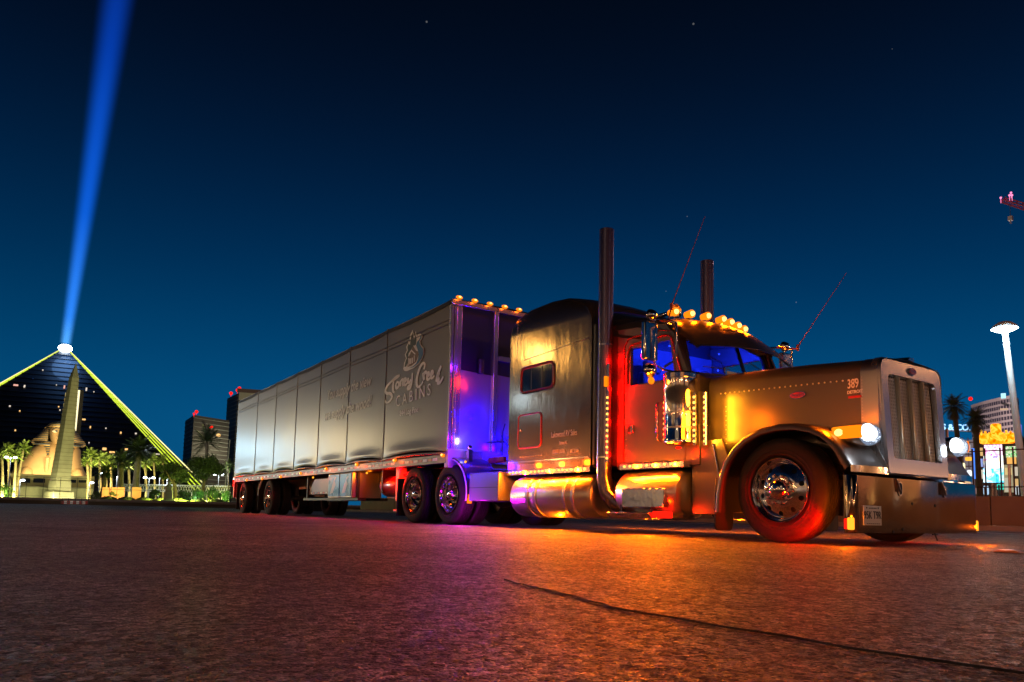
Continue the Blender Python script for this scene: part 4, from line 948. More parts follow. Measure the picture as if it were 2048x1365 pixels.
# ================================================================== ground and surroundings
asph = bpy.data.materials.new('asphalt'); asph.use_nodes = True; n = asph.node_tree; b = n.nodes['Principled BSDF']
def N(t, **k):
    q = n.nodes.new(t)
    for a, v in k.items(): setattr(q, a, v)
    return q
tcn = N('ShaderNodeTexCoord')
v1 = N('ShaderNodeTexVoronoi'); v1.inputs['Scale'].default_value = 140; n.links.new(tcn.outputs['Object'], v1.inputs['Vector'])
v2 = N('ShaderNodeTexVoronoi'); v2.inputs['Scale'].default_value = 330; n.links.new(tcn.outputs['Object'], v2.inputs['Vector'])
n1 = N('ShaderNodeTexNoise'); n1.inputs['Scale'].default_value = .9; n1.inputs['Detail'].default_value = 7; n.links.new(tcn.outputs['Object'], n1.inputs['Vector'])
n3 = N('ShaderNodeTexNoise'); n3.inputs['Scale'].default_value = 24; n3.inputs['Detail'].default_value = 5; n.links.new(tcn.outputs['Object'], n3.inputs['Vector'])
sepc = N('ShaderNodeSeparateColor'); n.links.new(v1.outputs['Color'], sepc.inputs[0])
rc = N('ShaderNodeValToRGB'); n.links.new(sepc.outputs[0], rc.inputs[0])
rc.color_ramp.elements[0].color = (.020, .019, .019, 1); rc.color_ramp.elements[1].color = (.085, .078, .072, 1); e = rc.color_ramp.elements.new(.90); e.color = (.30, .27, .25, 1)
mrn = N('ShaderNodeMapRange'); n.links.new(n1.outputs['Fac'], mrn.inputs[0]); mrn.inputs[1].default_value = .3; mrn.inputs[2].default_value = .7; mrn.inputs[3].default_value = .34; mrn.inputs[4].default_value = .95
v4 = N('ShaderNodeTexVoronoi'); v4.inputs['Scale'].default_value = 55; n.links.new(tcn.outputs['Object'], v4.inputs['Vector'])
s4 = N('ShaderNodeSeparateColor'); n.links.new(v4.outputs['Color'], s4.inputs[0])
r4 = N('ShaderNodeMapRange'); n.links.new(s4.outputs[2], r4.inputs[0]); r4.inputs[1].default_value = .25; r4.inputs[2].default_value = 1; r4.inputs[3].default_value = .45; r4.inputs[4].default_value = 2.0
n5 = N('ShaderNodeTexNoise'); n5.inputs['Scale'].default_value = 4.5; n5.inputs['Detail'].default_value = 8; n5.inputs['Roughness'].default_value = .7; n.links.new(tcn.outputs['Object'], n5.inputs['Vector'])
r5 = N('ShaderNodeMapRange'); n.links.new(n5.outputs['Fac'], r5.inputs[0]); r5.inputs[1].default_value = .35; r5.inputs[2].default_value = .65; r5.inputs[3].default_value = .55; r5.inputs[4].default_value = 1.5
m45 = N('ShaderNodeMath', operation='MULTIPLY'); n.links.new(r4.outputs[0], m45.inputs[0]); n.links.new(r5.outputs[0], m45.inputs[1])
m46 = N('ShaderNodeMath', operation='MULTIPLY'); n.links.new(m45.outputs[0], m46.inputs[0])
mx = N('ShaderNodeMixRGB', blend_type='MULTIPLY'); mx.inputs[0].default_value = 1; n.links.new(rc.outputs[0], mx.inputs[1]); n.links.new(mrn.outputs[0], m46.inputs[1]); n.links.new(m46.outputs[0], mx.inputs[2]); n.links.new(mx.outputs[0], b.inputs['Base Color'])
b.inputs['Roughness'].default_value = .52; b.inputs['Specular IOR Level'].default_value = .32
r6 = N('ShaderNodeMapRange'); n.links.new(s4.outputs[0], r6.inputs[0]); r6.inputs[3].default_value = .46; r6.inputs[4].default_value = .85; n.links.new(r6.outputs[0], b.inputs['Roughness'])
h1 = N('ShaderNodeMapRange'); n.links.new(v1.outputs['Distance'], h1.inputs[0]); h1.inputs[1].default_value = 0; h1.inputs[2].default_value = .8; h1.inputs[3].default_value = 1; h1.inputs[4].default_value = 0
h2 = N('ShaderNodeMath', operation='MULTIPLY_ADD'); n.links.new(v2.outputs['Distance'], h2.inputs[0]); h2.inputs[1].default_value = -.35; n.links.new(h1.outputs[0], h2.inputs[2])
h3 = N('ShaderNodeMath', operation='MULTIPLY_ADD'); n.links.new(sepc.outputs[1], h3.inputs[0]); h3.inputs[1].default_value = 1.3; n.links.new(h2.outputs[0], h3.inputs[2])
h4 = N('ShaderNodeMath', operation='MULTIPLY_ADD'); n.links.new(n3.outputs['Fac'], h4.inputs[0]); h4.inputs[1].default_value = 1.7; n.links.new(h3.outputs[0], h4.inputs[2])
bp = N('ShaderNodeBump'); bp.inputs['Strength'].default_value = 1; bp.inputs['Distance'].default_value = .013; n.links.new(h4.outputs[0], bp.inputs['Height']); n.links.new(bp.outputs[0], b.inputs['Normal'])
m = MB()
gs_ = [-3000, -600, -200, -60, -20, 0, 20, 60, 200, 600, 3000]
m.add([(x, y, 0) for y in gs_ for x in gs_], [(j*11+i, j*11+i+1, (j+1)*11+i+1, (j+1)*11+i) for j in range(10) for i in range(10)])
tag(m.build('ground', asph), 'dark coarse asphalt parking lot reaching to the horizon', kind='structure')
# crack across the lot parallel to the truck, a real dark sealed groove ridge
def crack(name, pts, w):
    m = MB(); P_ = []; rnd = random.Random(3)
    for i in range(len(pts)-1):
        a, b_ = Vector(pts[i]), Vector(pts[i+1]); k = max(2, int((b_-a).length/.06))
        for j in range(k): P_.append(a.lerp(b_, j/k)+Vector((rnd.uniform(-.012, .012), rnd.uniform(-.010, .010)+.03*noise.noise(Vector((i*3+j*.2, 1, 2))), 0)))
    vs = []
    for i, p in enumerate(P_):
        ww = w*rnd.uniform(.3, 1.3)*min(1, .1+i/9); vs += [(p.x, p.y-ww, .002), (p.x, p.y-ww*.35, .0065), (p.x, p.y+ww*.35, .0065), (p.x, p.y+ww, .002)]
    m.add(vs, [(4*i+q_, 4*i+q_+1, 4*i+5+q_, 4*i+4+q_) for i in range(len(P_)-1) for q_ in range(3)])
    return m.build(name, mat('bitumen', (.02, .018, .018), .55, bump=.5, bscale=120))
tag(crack('pavement_crack', [(2.42, -6.19, 0), (3.11, -6.33, 0), (3.49, -6.36, 0), (3.84, -6.34, 0), (4.12, -6.30, 0), (5.5, -6.2, 0)], .0065), 'long tar-filled crack across the near asphalt', 'crack')
# loose grit lying on the asphalt near the camera
m = MB(); rg = random.Random(11)
for i in range(5200):
    x = rg.uniform(-5, 5.5); y = -7.2+abs(rg.gauss(0, 1))*2.2
    if y > -1.6: continue
    r_ = rg.uniform(.0018, .0048)*(1.6 if rg.random() < .04 else 1); a = rg.uniform(0, 3); c_, s_ = math.cos(a)*r_, math.sin(a)*r_
    m.add([(x+c_*1.3, y+s_*1.3, .0), (x-s_, y+c_, .0), (x-c_*1.2, y-s_*1.2, 0), (x+s_, y-c_, 0), (x+s_*.2, y+c_*.2, r_*.9)], [(0, 1, 4), (1, 2, 4), (2, 3, 4), (3, 0, 4)])
tag(m.build('gravel', mat('grit', (.20, .18, .16), .5, var=.4, vscale=300)), 'loose grit scattered over the near asphalt', 'gravel', kind='stuff')
# small raised road studs and debris near the truck
for i, (px, py, sx, lb) in enumerate(((1092, 1074, .035, 'low worn road stud beside the rear fuel tank'), (1213, 1073, .035, 'low worn road stud under the exhaust stack'), (1376, 1080, .04, 'flat pale stone just behind the steer wheel'), (1400, 1082, .03, 'small pale stone nearest the steer wheel'))):
    d = ray(px, py); q = CAM_LOC+d*(-CAM_LOC.z/d.z); m = MB(); m.ball((q.x, q.y, .004), sx, 10, (1.5, 1, .28)); tag(m.build('road_stud' if i < 2 else 'stone', mat('stone_pale', (.4, .34, .26), .7, bump=.4), smooth=60), lb, 'road stud' if i < 2 else 'stone')
d = ray(2018, 1106); q = CAM_LOC+d*(-CAM_LOC.z/d.z); m = MB(); m.prism([(-.11, 0), (-.06, .022), (.06, .022), (.11, 0)], -.05, .05); tag(m.build('lane_reflector', mat('reflector_amber', (.6, .3, .12), .3), loc=(q.x, q.y, .002), bevel=.004), 'raised amber lane reflector on the asphalt right of the bumper', 'road reflector')

# long low wall and kerb behind the truck
dirw = (Vector((-50.4, 16.17, 0))-Vector((-6.86, 21.07, 0)))
wa = Vector((-6.86, 21.07, 0)); wd = Vector((-1.0, -.05, 0)).normalized()
A_ = wa-wd*60; B_ = Vector((-56, 17.2, 0))
def wall_run(a, b_, y0, y1, thick, name, mt, label, cat, kind=None, seg=6.):
    root = tag(empty(name, a), label, cat, kind=kind); L = (b_-a).length; d = (b_-a).normalized(); k = int(L/seg); nrm = Vector((-d.y, d.x, 0))
    proto = MB(); proto.bar((0, 0, (y0+y1)/2), d*(seg-.03)+Vector((0, 0, (y0+y1)/2)), thick, y1-y0); p0 = None
    for i in range(k):
        if p0 is None: p0 = proto.build('wall_block', mt, root, bevel=.02); o = p0
        else: o = p0.copy(); COL.objects.link(o); o.parent = root
        o.location = d*seg*i
    return root
conc = mat('concrete', (.30, .27, .24), .8, bump=.4, bscale=12, var=.2, vscale=1.2)
wall_run(A_, B_, .15, 1.16, .25, 'low_wall', mat('wall_paint', (.34, .22, .15), .7, bump=.3, var=.15, vscale=1), 'long low tan wall running behind the truck', 'wall')
off = Vector((0, -3.2, 0))
m = MB(); m.bar(A_+off+Vector((0, 1.7, .07)), B_+off+Vector((0, 1.7, .07)), 3.1, .15); tag(m.build('sidewalk', conc), kind='structure')
m = MB(); m.bar(A_+off+Vector((0, .02, .075)), B_+off+Vector((0, .02, .075)), .2, .16); tag(m.build('kerb', mat('kerb_grey', (.40, .38, .36), .7, var=.2, vscale=2)), kind='structure')
for k_, dy in enumerate((-1.2, -5.5)):
    m = MB(); m.bar(A_+off+Vector((0, dy, .003)), B_+off+Vector((0, dy, .003)), .15, .004); tag(m.build('lane_marking', mat('road_paint', (.6, .58, .55), .6, var=.2, vscale=8)), kind='structure')

# raised planting strip at the left (beyond the lot), with a kerb along its near edge
def strip_pts(D): return [ground_at(x, D) for x in (-700, -300, 0, 120, 240, 360, 480, 620, 800)]
near = strip_pts(80); far = strip_pts(900)
bedm = mat('planting_soil', (.10, .085, .055), .9, bump=.6, bscale=3, var=.4, vscale=.3)
m = MB(); m.loft([[(p.x, p.y, .48) for p in near], [(p.x, p.y, .48) for p in far]]); m.loft([[(p.x, p.y, -.05) for p in near], [(p.x, p.y, .48) for p in near]]); tag(m.build('planting_bed', bedm), kind='structure')
m = MB(); m.tube([Vector((p.x, p.y, .46))+Vector((CAM_LOC.x-p.x, CAM_LOC.y-p.y, 0)).normalized()*.1 for p in near], .12, 4); tag(m.build('kerb', MATS['kerb_grey']), kind='structure')
def up(x, D, z=.48): q = ground_at(x, D); q.z = z; return q

# ------------------------------------------------------------------ pyramid with its lamp and beam
DP = 581.
ap = gpt(131, 692, DP); HP = (hor(131)-692)*mpp(131, DP)+.25
vdir = Vector((CAM_LOC.x-ap.x, CAM_LOC.y-ap.y, 0)).normalized()        # towards the camera
vr = Vector((-vdir.y, vdir.x, 0))                                       # screen right seen from the camera
if vr.dot(RGT) < 0: vr = -vr
def pyc(adeg, r=139.): a = R(adeg); return ap+(vdir*math.cos(a)+vr*math.sin(a))*r
cR, cL, cBL, cBR = pyc(40.5), pyc(-49.5), pyc(-139.5), pyc(130.5)
apx = Vector((ap.x, ap.y, HP))
PY = tag(empty('glass_pyramid', (ap.x, ap.y, 0)), 'huge dark glass pyramid hotel with glowing yellow-green edges', 'pyramid')
PO = Vector((ap.x, ap.y, 0))
pg = mat('pyramid_glass', (.010, .013, .018), .42, .0, .4, var=.5, vscale=.03)
faces = []
for a, b_ in ((cL, cR), (cR, cBR), (cBR, cBL), (cBL, cL)):
    m = MB(); m.add([a-PO, b_-PO, apx-PO], [(0, 1, 2)]); faces.append(m.build('pyramid_face', pg, PY))
# floor bands on the front face
nf = (cR-cL).cross(apx-cL).normalized()
if nf.dot(vdir) < 0: nf = -nf
band = mat('floor_band', (.012, .014, .018), .6)
for k in range(1, 30):
    t = k/31; a = cL.lerp(apx, t); b_ = cR.lerp(apx, t); m = MB(); m.bar(a-PO+nf*.15, b_-PO+nf*.15, .45, .35, up=nf); m.build('floor_band', band, PY)
yel = emis('edge_light_yellow', (.62, .78, .05), 1.25); yel2 = emis('edge_light_pale', (.95, .85, .35), 1.5)
def edge_strips(cor, other, offs):
    for i, (o_, mt) in enumerate(offs):
        a = cor+(other-cor).normalized()*o_+nf*.5; b_ = apx.lerp(a, .035)+(other-cor).normalized()*0
        m = MB(); m.bar(a-PO, b_-PO, .55, .55); m.build('edge_light', mt, PY)
edge_strips(cR, cL, ((.0, yel2), (3.2, yel), (6.4, yel), (9.6, yel)))
edge_strips(cL, cR, ((.0, yel2), (2.4, yel), (4.6, yel)))
# lit rooms
def on_face(px, py):
    d = ray(px, py); t = (apx-CAM_LOC).dot(nf)/d.dot(nf); return CAM_LOC+d*t
fx_r = (cR-cL).normalized(); fx_u = nf.cross(fx_r)
if fx_u.z < 0: fx_u = -fx_u
warm = emis('room_warm', (1., .55, .18), 1.4); warm2 = emis('room_white', (1., .85, .7), .9); pinkw = emis('room_pink', (1., .5, .4), 1.0)
def c1(a, b_): return (a/3.792, 650+b_/3.792)
for i, (a, b_, w_, h_, mt) in enumerate(((120,462,30,16,pinkw),(186,470,10,24,warm2),(488,475,10,34,pinkw),(655,492,10,34,warm2),(75,620,10,10,warm2),(150,657,8,8,warm),(325,347,8,8,warm2),(712,512,7,7,warm2),(428,460,6,6,warm2),(636,722,22,14,warm),(685,780,8,20,warm),(803,788,8,8,warm2),(916,822,10,18,warm),(1030,828,12,12,warm2),(116,805,8,14,warm),(565,805,10,22,warm),(792,945,26,22,warm),(850,970,36,14,warm),(958,948,20,16,warm),(216,975,20,14,warm),(905,1003,10,14,warm),(1195,985,26,10,warm2),(675,898,6,8,warm2),(445,625,8,8,warm),(250,412,10,8,mat('w0',(.1,.2,.4))),(455,650,8,8,warm2))):
    q = on_face(*c1(a, b_))+nf*.4-PO; k = DP*.78/1455/3.792*1.0
    m = MB(); m.obox(q, fx_r*w_*k*.5, fx_u*h_*k*.5, nf*.2); m.build('lit_window', mt, PY)
m = MB(); m.ball(apx-PO+Vector((0, 0, -1.0)), 3.5, 16, (1.2, 1.2, .75)); m.build('beam_lamp', emis('beam_lamp', (.80, .92, 1.0), 40), PY, smooth=60)
plight('beam_lamp_glow', apx-PO+Vector((0, 0, 1))+vdir*14, (.2, .45, 1.0), 20000, 9, PY)
# the beam: lit air above the apex, a slightly widening shaft
topd = at(252, -120, DP+10)
bdv = (topd-apx); BL_ = bdv.length
bm_mat = bpy.data.materials.new('lit_air'); bm_mat.use_nodes = True; nb = bm_mat.node_tree; nb.nodes.clear()
o_ = nb.nodes.new('ShaderNodeOutputMaterial'); em = nb.nodes.new('ShaderNodeEmission'); tb = nb.nodes.new('ShaderNodeTexCoord'); sp_ = nb.nodes.new('ShaderNodeSeparateXYZ'); nb.links.new(tb.outputs['Object'], sp_.inputs[0])
crb = nb.nodes.new('ShaderNodeValToRGB'); dv = nb.nodes.new('ShaderNodeMath'); dv.operation = 'DIVIDE'; dv.inputs[1].default_value = BL_; nb.links.new(sp_.outputs['Z'], dv.inputs[0]); nb.links.new(dv.outputs[0], crb.inputs[0])
els = [(0, (.10, .42, 1.0, 1)), (.06, (.03, .22, .9, 1)), (.3, (.004, .09, .62, 1)), (.7, (.001, .035, .34, 1)), (1, (.001, .016, .16, 1))]
while len(crb.color_ramp.elements) < 5: crb.color_ramp.elements.new(.5)
for e_, (q_, c_) in zip(crb.color_ramp.elements, els): e_.position = q_; e_.color = c_
# strength falls as the shaft widens; radial falloff towards the rim
ln = nb.nodes.new('ShaderNodeCombineXYZ'); nb.links.new(sp_.outputs['X'], ln.inputs[0]); nb.links.new(sp_.outputs['Y'], ln.inputs[1])
le = nb.nodes.new('ShaderNodeVectorMath'); le.operation = 'LENGTH'; nb.links.new(ln.outputs[0], le.inputs[0])
R0, R1 = 4.4, 16.5
rad = nb.nodes.new('ShaderNodeMapRange'); nb.links.new(dv.outputs[0], rad.inputs[0]); rad.inputs[3].default_value = R0; rad.inputs[4].default_value = R1
q1 = nb.nodes.new('ShaderNodeMath'); q1.operation = 'DIVIDE'; nb.links.new(le.outputs['Value'], q1.inputs[0]); nb.links.new(rad.outputs[0], q1.inputs[1])
q2 = nb.nodes.new('ShaderNodeMapRange'); q2.interpolation_type = 'SMOOTHSTEP'; nb.links.new(q1.outputs[0], q2.inputs[0]); q2.inputs[1].default_value = 1.0; q2.inputs[2].default_value = .1; q2.inputs[3].default_value = 0; q2.inputs[4].default_value = 1
q3 = nb.nodes.new('ShaderNodeMath'); q3.operation = 'DIVIDE'; nb.links.new(q2.outputs[0], q3.inputs[0]); nb.links.new(rad.outputs[0], q3.inputs[1])
q4 = nb.nodes.new('ShaderNodeMath'); q4.operation = 'MULTIPLY'; nb.links.new(q3.outputs[0], q4.inputs[0]); q4.inputs[1].default_value = .85
nb.links.new(crb.outputs[0], em.inputs[0]); nb.links.new(q4.outputs[0], em.inputs[1]); nb.links.new(em.outputs[0], o_.inputs['Volume'])
m = MB(); m.lathe([(R0, 0), (R1, BL_)], (0,0,0), 'Z', 32, caps=True)
bo = tag(m.build('light_beam', bm_mat), 'blue searchlight beam rising from the tip of the pyramid', 'light beam', kind='stuff')
bo.location = apx+Vector((0, 0, 2.5)); bo.rotation_euler = bdv.to_track_quat('Z', 'Y').to_euler()
S.cycles.volume_step_rate = .6; S.cycles.volume_max_steps = 256

# ------------------------------------------------------------------ helpers for lit things
def px_box(root, name, x0, x1, y0, y1, D, th, mt, z_floor=None, bevel=0, face=None):
    """an upright slab at distance D covering photograph columns x0..x1 and rows y0..y1"""
    a = at(x0, y1, D); b_ = at(x1, y1, D); t = at((x0+x1)/2, y0, D)
    z0 = a.z if z_floor is None else z_floor
    d = Vector((b_.x-a.x, b_.y-a.y, 0)); L = d.length; d.normalize(); nn = Vector((-d.y, d.x, 0))
    if nn.dot(FWD) < 0: nn = -nn
    c = Vector(((a.x+b_.x)/2, (a.y+b_.y)/2, (z0+t.z)/2))+nn*th/2
    m = MB(); off_ = root.location if root else Vector((0,0,0)); m.obox(c-off_, d*L/2, nn*th/2, Vector((0,0,(t.z-z0)/2)))
    return m.build(name, mt, root, bevel=bevel)

# lit lift shaft on the pyramid behind the obelisk
LS = tag(empty('lit_shaft', ground_at(138, 405)), 'brightly lit gold tower with banded panels behind the obelisk', 'tower')
golds = mat('gold_panel', (.5, .38, .15), .5); goldl = emis('shaft_light', (1., .86, .5), 1.6); goldw = emis('shaft_panel_light', (.72, .56, .2), .55)
def skew_pts(xa, ya, xb, yb, D): return at(xa, ya, D), at(xb, yb, D)
for (xt, yt, xb, yb, w_, mt) in ((136, 781, 122, 870, .9, goldl), (158, 781, 150, 862, .9, goldl)):
    a, b_ = skew_pts(xt, yt, xb, yb, 400); m = MB(); m.bar(a-LS.location, b_-LS.location, w_, .8); m.build('edge_light', mt, LS)
for k in range(8):
    t = k/8; y = 786+t*84
    xl0, xl1 = 130-13*t, 135-13*t; xr0, xr1 = 148-7*t, 156-7*t
    for xa, xb in ((xl0, xl1+1), (xr0, xr1)): px_box(LS, 'lit_panel', xa, xb, y, y+7, 402, 1., goldw if k % 2 == 0 else golds)
px_box(LS, 'shaft_core', 126, 150, 778, hor(138), 404, 6., mat('shaft_wall', (.05, .045, .035), .7), z_floor=0)

# ------------------------------------------------------------------ obelisk
OB = tag(empty('obelisk', up(121, 268)), 'tall pale tapering stone obelisk in front of the sphinx', 'obelisk')
k_ = mpp(121, 268)
sto = mat('sandstone', (.36, .34, .24), .8, bump=.3, bscale=1.5, var=.15, vscale=.4)
oba = at(120.5, 962, 268)-OB.location; obt = at(152, 727, 268)-OB.location; oan = math.atan2(vr.y, vr.x)+R(24)
def sq(w, t, z=None):
    c_ = oba.lerp(obt, t) if z is None else Vector((oba.x, oba.y, z)); return [tuple(c_+Vector((math.cos(oan+R(45)+k*PI/2), math.sin(oan+R(45)+k*PI/2), 0))*w*1.414) for k in range(4)]
tk = (962-757)/235
m = MB(); m.loft([sq(18*k_/1.32, 0), sq(8.6*k_/1.32, tk)], closed=True); m.loft([sq(8.6*k_/1.32, tk), sq(.05, 1)], closed=True); m.build('shaft', sto, OB)
jt = mat('sandstone_joint', (.20, .18, .12), .9)
for k in range(26):
    t = tk*k/26; w_ = (18-9.4*k/26)*k_/1.32+.05; m = MB(); m.loft([sq(w_, t), sq(w_, t+.003)], closed=True); m.build('course_band', jt, OB)
zb = oba.z
m = MB(); m.loft([sq(27*k_/1.32, 0, 0), sq(25*k_/1.32, 0, zb*.45), sq(20*k_/1.32, 0, zb*.5), sq(19*k_/1.32, 0, zb)], closed=True, caps=True); m.build('pedestal', sto, OB, bevel=.1)
b0 = up(121, 268)
for dx, w_ in ((-26, 5200), (20, 4200)):
    q = at(121+dx, 985, 248); q.z = 1.2; spot('obelisk_floodlight', q-OB.location, Vector(b0)-OB.location+Vector((0, 0, 20)), (.95, .95, .45), w_*.42, 70, .6, OB)

# ------------------------------------------------------------------ sphinx (front three-quarter), on a platform
DS = 330.; ks = mpp(113, DS)
SX = tag(empty('sphinx_statue', up(105, DS)), 'giant sand-coloured sphinx statue wearing a striped headdress', 'statue')
SX.rotation_euler = (0, 0, math.atan2(vr.y, vr.x))      # local +X = screen right, local -Y = towards camera
def zz_(py): return (hor(113)-py)*ks
sand = mat('sphinx_stone', (.52, .38, .20), .75, bump=.35, bscale=.8, var=.10, vscale=.2)
def ell(cx, cy, z, a, b_, n=28, p=2.4):
    out = []
    for t in range(n):
        c_, s_ = math.cos(2*PI*t/n), math.sin(2*PI*t/n); out.append((cx+a*math.copysign(abs(c_)**(2/p), c_), cy+b_*math.copysign(abs(s_)**(2/p), s_), z))
    return out
X = lambda px: (px-112)*ks
m = MB(); m.loft([ell(X(104), 0, zz_(985), 66*ks, 12), ell(X(104), 0, zz_(952), 66*ks, 12), ell(X(104), .5, zz_(940), 58*ks, 11.5), ell(X(108), 1, zz_(915), 47*ks, 10.5), ell(X(112), 1.5, zz_(900), 42*ks, 9), ell(X(114), 2, zz_(892), 34*ks, 7), ell(X(115), 2, zz_(884), 16*ks, 5), ell(X(116), 2, zz_(876), 13*ks, 4.5)], closed=True, caps=True)
m.build('body', sand, SX, smooth=60)
# far haunches
m = MB(); m.loft([ell(0, 26+0*k, 0+zz_(985), 48*ks, 24), ell(0, 26, zz_(930), 42*ks, 22), ell(0, 24, zz_(915), 24*ks, 16)], closed=True, caps=True); m.build('hindquarters', sand, SX, smooth=60)
# forelegs and paws
for px in (66, 150):
    m = MB(); m.loft([ell(X(px), -6, zz_(985), 15*ks, 10), ell(X(px), -6, zz_(958), 15*ks, 10), ell(X(px), -5, zz_(944), 11*ks, 8), ell(X(px), -3, zz_(938), 4*ks, 5)], closed=True, caps=True); m.build('foreleg', sand, SX, smooth=60)
    m = MB(); m.loft([ell(X(px), -16, zz_(985), 13*ks, 7), ell(X(px), -16, zz_(966), 13*ks, 7), ell(X(px), -14, zz_(960), 8*ks, 5)], closed=True, caps=True); m.build('paw', sand, SX, smooth=60)
# head: skull with brow, nose, lips, chin, ears
HX = X(118)
NH = []
rows = [(896, 9, 4), (890, 14, 5.8), (884, 17.5, 6.8), (876, 19.5, 7.2), (868, 20.5, 7.4), (860, 20, 7.2), (854, 17, 6.6), (849, 9, 4)]
hm = MB(); secs = []
for py, a, b_ in rows:
    r_ = []
    for t in range(40):
        an = 2*PI*t/40; x_ = a*ks*math.cos(an); y_ = -1.5+b_*math.sin(an)
        u_ = x_/(a*ks)
        if math.sin(an) < 0:                       # face side
            if py in (876, 868) and abs(u_) < .16: y_ -= 1.2*(1.3 if py == 876 else .7)      # nose
            if py == 884 and abs(u_) < .36: y_ -= .6                                         # lips
            if py == 890 and abs(u_) < .34: y_ -= .4
            if py == 868 and .25 < abs(u_) < .65: y_ += .9                                    # eye sockets
            if py == 860 and abs(u_) < .75: y_ -= .45                                        # brow
        r_.append((HX+x_, y_, zz_(py)))
    secs.append(r_)
hm.loft(secs, closed=True, caps=True); head = hm.build('head', sand, SX, smooth=70)
eyw = mat('eye_white', (.7, .66, .55), .6); kohl = mat('kohl', (.05, .08, .12), .6)
for s in (-1, 1):
    m = MB(); m.ball((HX+s*8.8*ks, -7.0, zz_(867)), 1.15, 12, (1.35, .6, .55)); e_ = m.build('eye', eyw, head, smooth=60)
    m = MB(); m.ball((HX+s*8.8*ks, -7.65, zz_(867)), .45, 10, (1, .5, 1)); m.build('pupil', kohl, head)
    m = MB(); m.bar((HX+s*4*ks, -8.6, zz_(862.5)), (HX+s*9*ks, -8.3, zz_(860.8)), .4, .3); m.bar((HX+s*9*ks, -8.3, zz_(860.8)), (HX+s*15*ks, -6.6, zz_(863)), .4, .3); m.build('eyebrow', kohl, head)
m = MB(); m.bar((HX-6*ks, -9.0, zz_(884)), (HX+6*ks, -9.0, zz_(884)), .2, .14); m.build('mouth', kohl, head)
m = MB(); m.loft([ell(HX, -6.4, zz_(895), 4*ks, .9, 12), ell(HX, -9.6, zz_(912), 3.2*ks, .8, 12)], closed=True, caps=True); m.build('beard', sand, SX)
# nemes headdress: bands alternate gold and blue
gold = mat('nemes_gold', (.55, .40, .17), .6); nblue = mat('nemes_blue', (.10, .15, .20), .6)
nrows = [(846, 8, 4.5), (848.5, 15, 6.8), (852, 20, 7.9), (856, 23, 8.3), (859, 26, 8), (863, 29, 7.4), (867, 32, 7), (871, 35, 7), (875, 38, 6.8), (879, 41, 6.5), (883, 44, 6.2), (886.5, 46, 5.6), (890, 46, 5), (893, 43, 4.4), (897, 27, 3.6), (902, 26, 3.4), (907, 25, 3.2), (912, 24, 3), (918, 23, 3)]
for i in range(len(nrows)-1):
    for j in range(2):
        (pa, wa_, da), (pb, wb_, db) = nrows[i], nrows[i+1]
        t0_, t1_ = j/2, (j+1)/2; f_ = lambda u, v, t: u+(v-u)*t
        m = MB(); sec = []
        for t in (t0_, t1_):
            py = f_(pa, pb, t); w_ = f_(wa_, wb_, t)*ks; d_ = f_(da, db, t); fw2 = 0 if pa < 893 else (4.2+(py-893)*.12); inner = (0 if pa < 858 else (19.5 if pa < 886 else 15)*ks); HX = X(115)
            pr = 0. if j == 0 else .12
            if inner == 0: sec.append([(HX+(w_+pr)*math.cos(a), -1.2+(d_*1.02+pr)*math.sin(a), zz_(py)) for a in [PI*2*q_/24 for q_ in range(25)]])
            else: sec.append([(HX-inner, -3.8-pr-fw2, zz_(py)), (HX-w_*.7, -2.6-pr-fw2*1.1, zz_(py)), (HX-w_-pr, .5-fw2*1.2, zz_(py)), (HX-w_*.6, d_, zz_(py)), (HX, d_+1, zz_(py)), (HX+w_*.6, d_, zz_(py)), (HX+w_+pr, .5-fw2*1.2, zz_(py)), (HX+w_*.7, -2.6-pr-fw2*1.1, zz_(py)), (HX+inner, -3.8-pr-fw2, zz_(py))])
        m.loft(sec); m.build('headdress_band', gold if j else nblue, SX, smooth=60)
m = MB(); m.box((X(95), -11.9, zz_(950)), (X(101), -9, zz_(920))); m.build('chest_pillar', sand, SX, bevel=.4)
for px, w_, c_ in ((86, 9000, (1, .70, .30)), (60, 7000, (1, .72, .33)), (150, 8000, (1, .66, .28)), (175, 5000, (1, .66, .28))):
    q = at(px, 980, 296); q.z = 13; t_ = at(110, 900, DS); spot('sphinx_floodlight', q, t_, c_, w_*3.4, 80, 1.0, None)
    o = bpy.data.objects[-1] if False else None

# platform building below the sphinx
DPl = 285.; PLB = tag(empty('platform_building', up(105, DPl)), 'long low beige stone platform building with dark windows under the sphinx', 'building')
beige = mat('beige_stucco', (.46, .38, .22), .8, bump=.2, var=.12, vscale=.3)
px_box(PLB, 'wall', 22, 187, 955, 987, DPl, 8, beige, z_floor=.4)
px_box(PLB, 'cornice', 20, 189, 950.5, 955, DPl-.5, 9, mat('cornice_stone', (.55, .46, .28), .8))
for i, (a, b_) in enumerate(((41, 60), (66, 90), (141, 152), (157, 176))):
    w_ = px_box(PLB, 'window', a, b_, 957, 966, DPl-.25, .3, glassdark)
    px_box(PLB, 'window_sill', a-1, b_+1, 966, 967.2, DPl-.6, .6, beige)
px_box(PLB, 'lower_wall', 16, 186, 974, 986, DPl-8, 6, mat('pale_wall', (.45, .44, .30), .8, var=.15, vscale=.3), z_floor=.4)
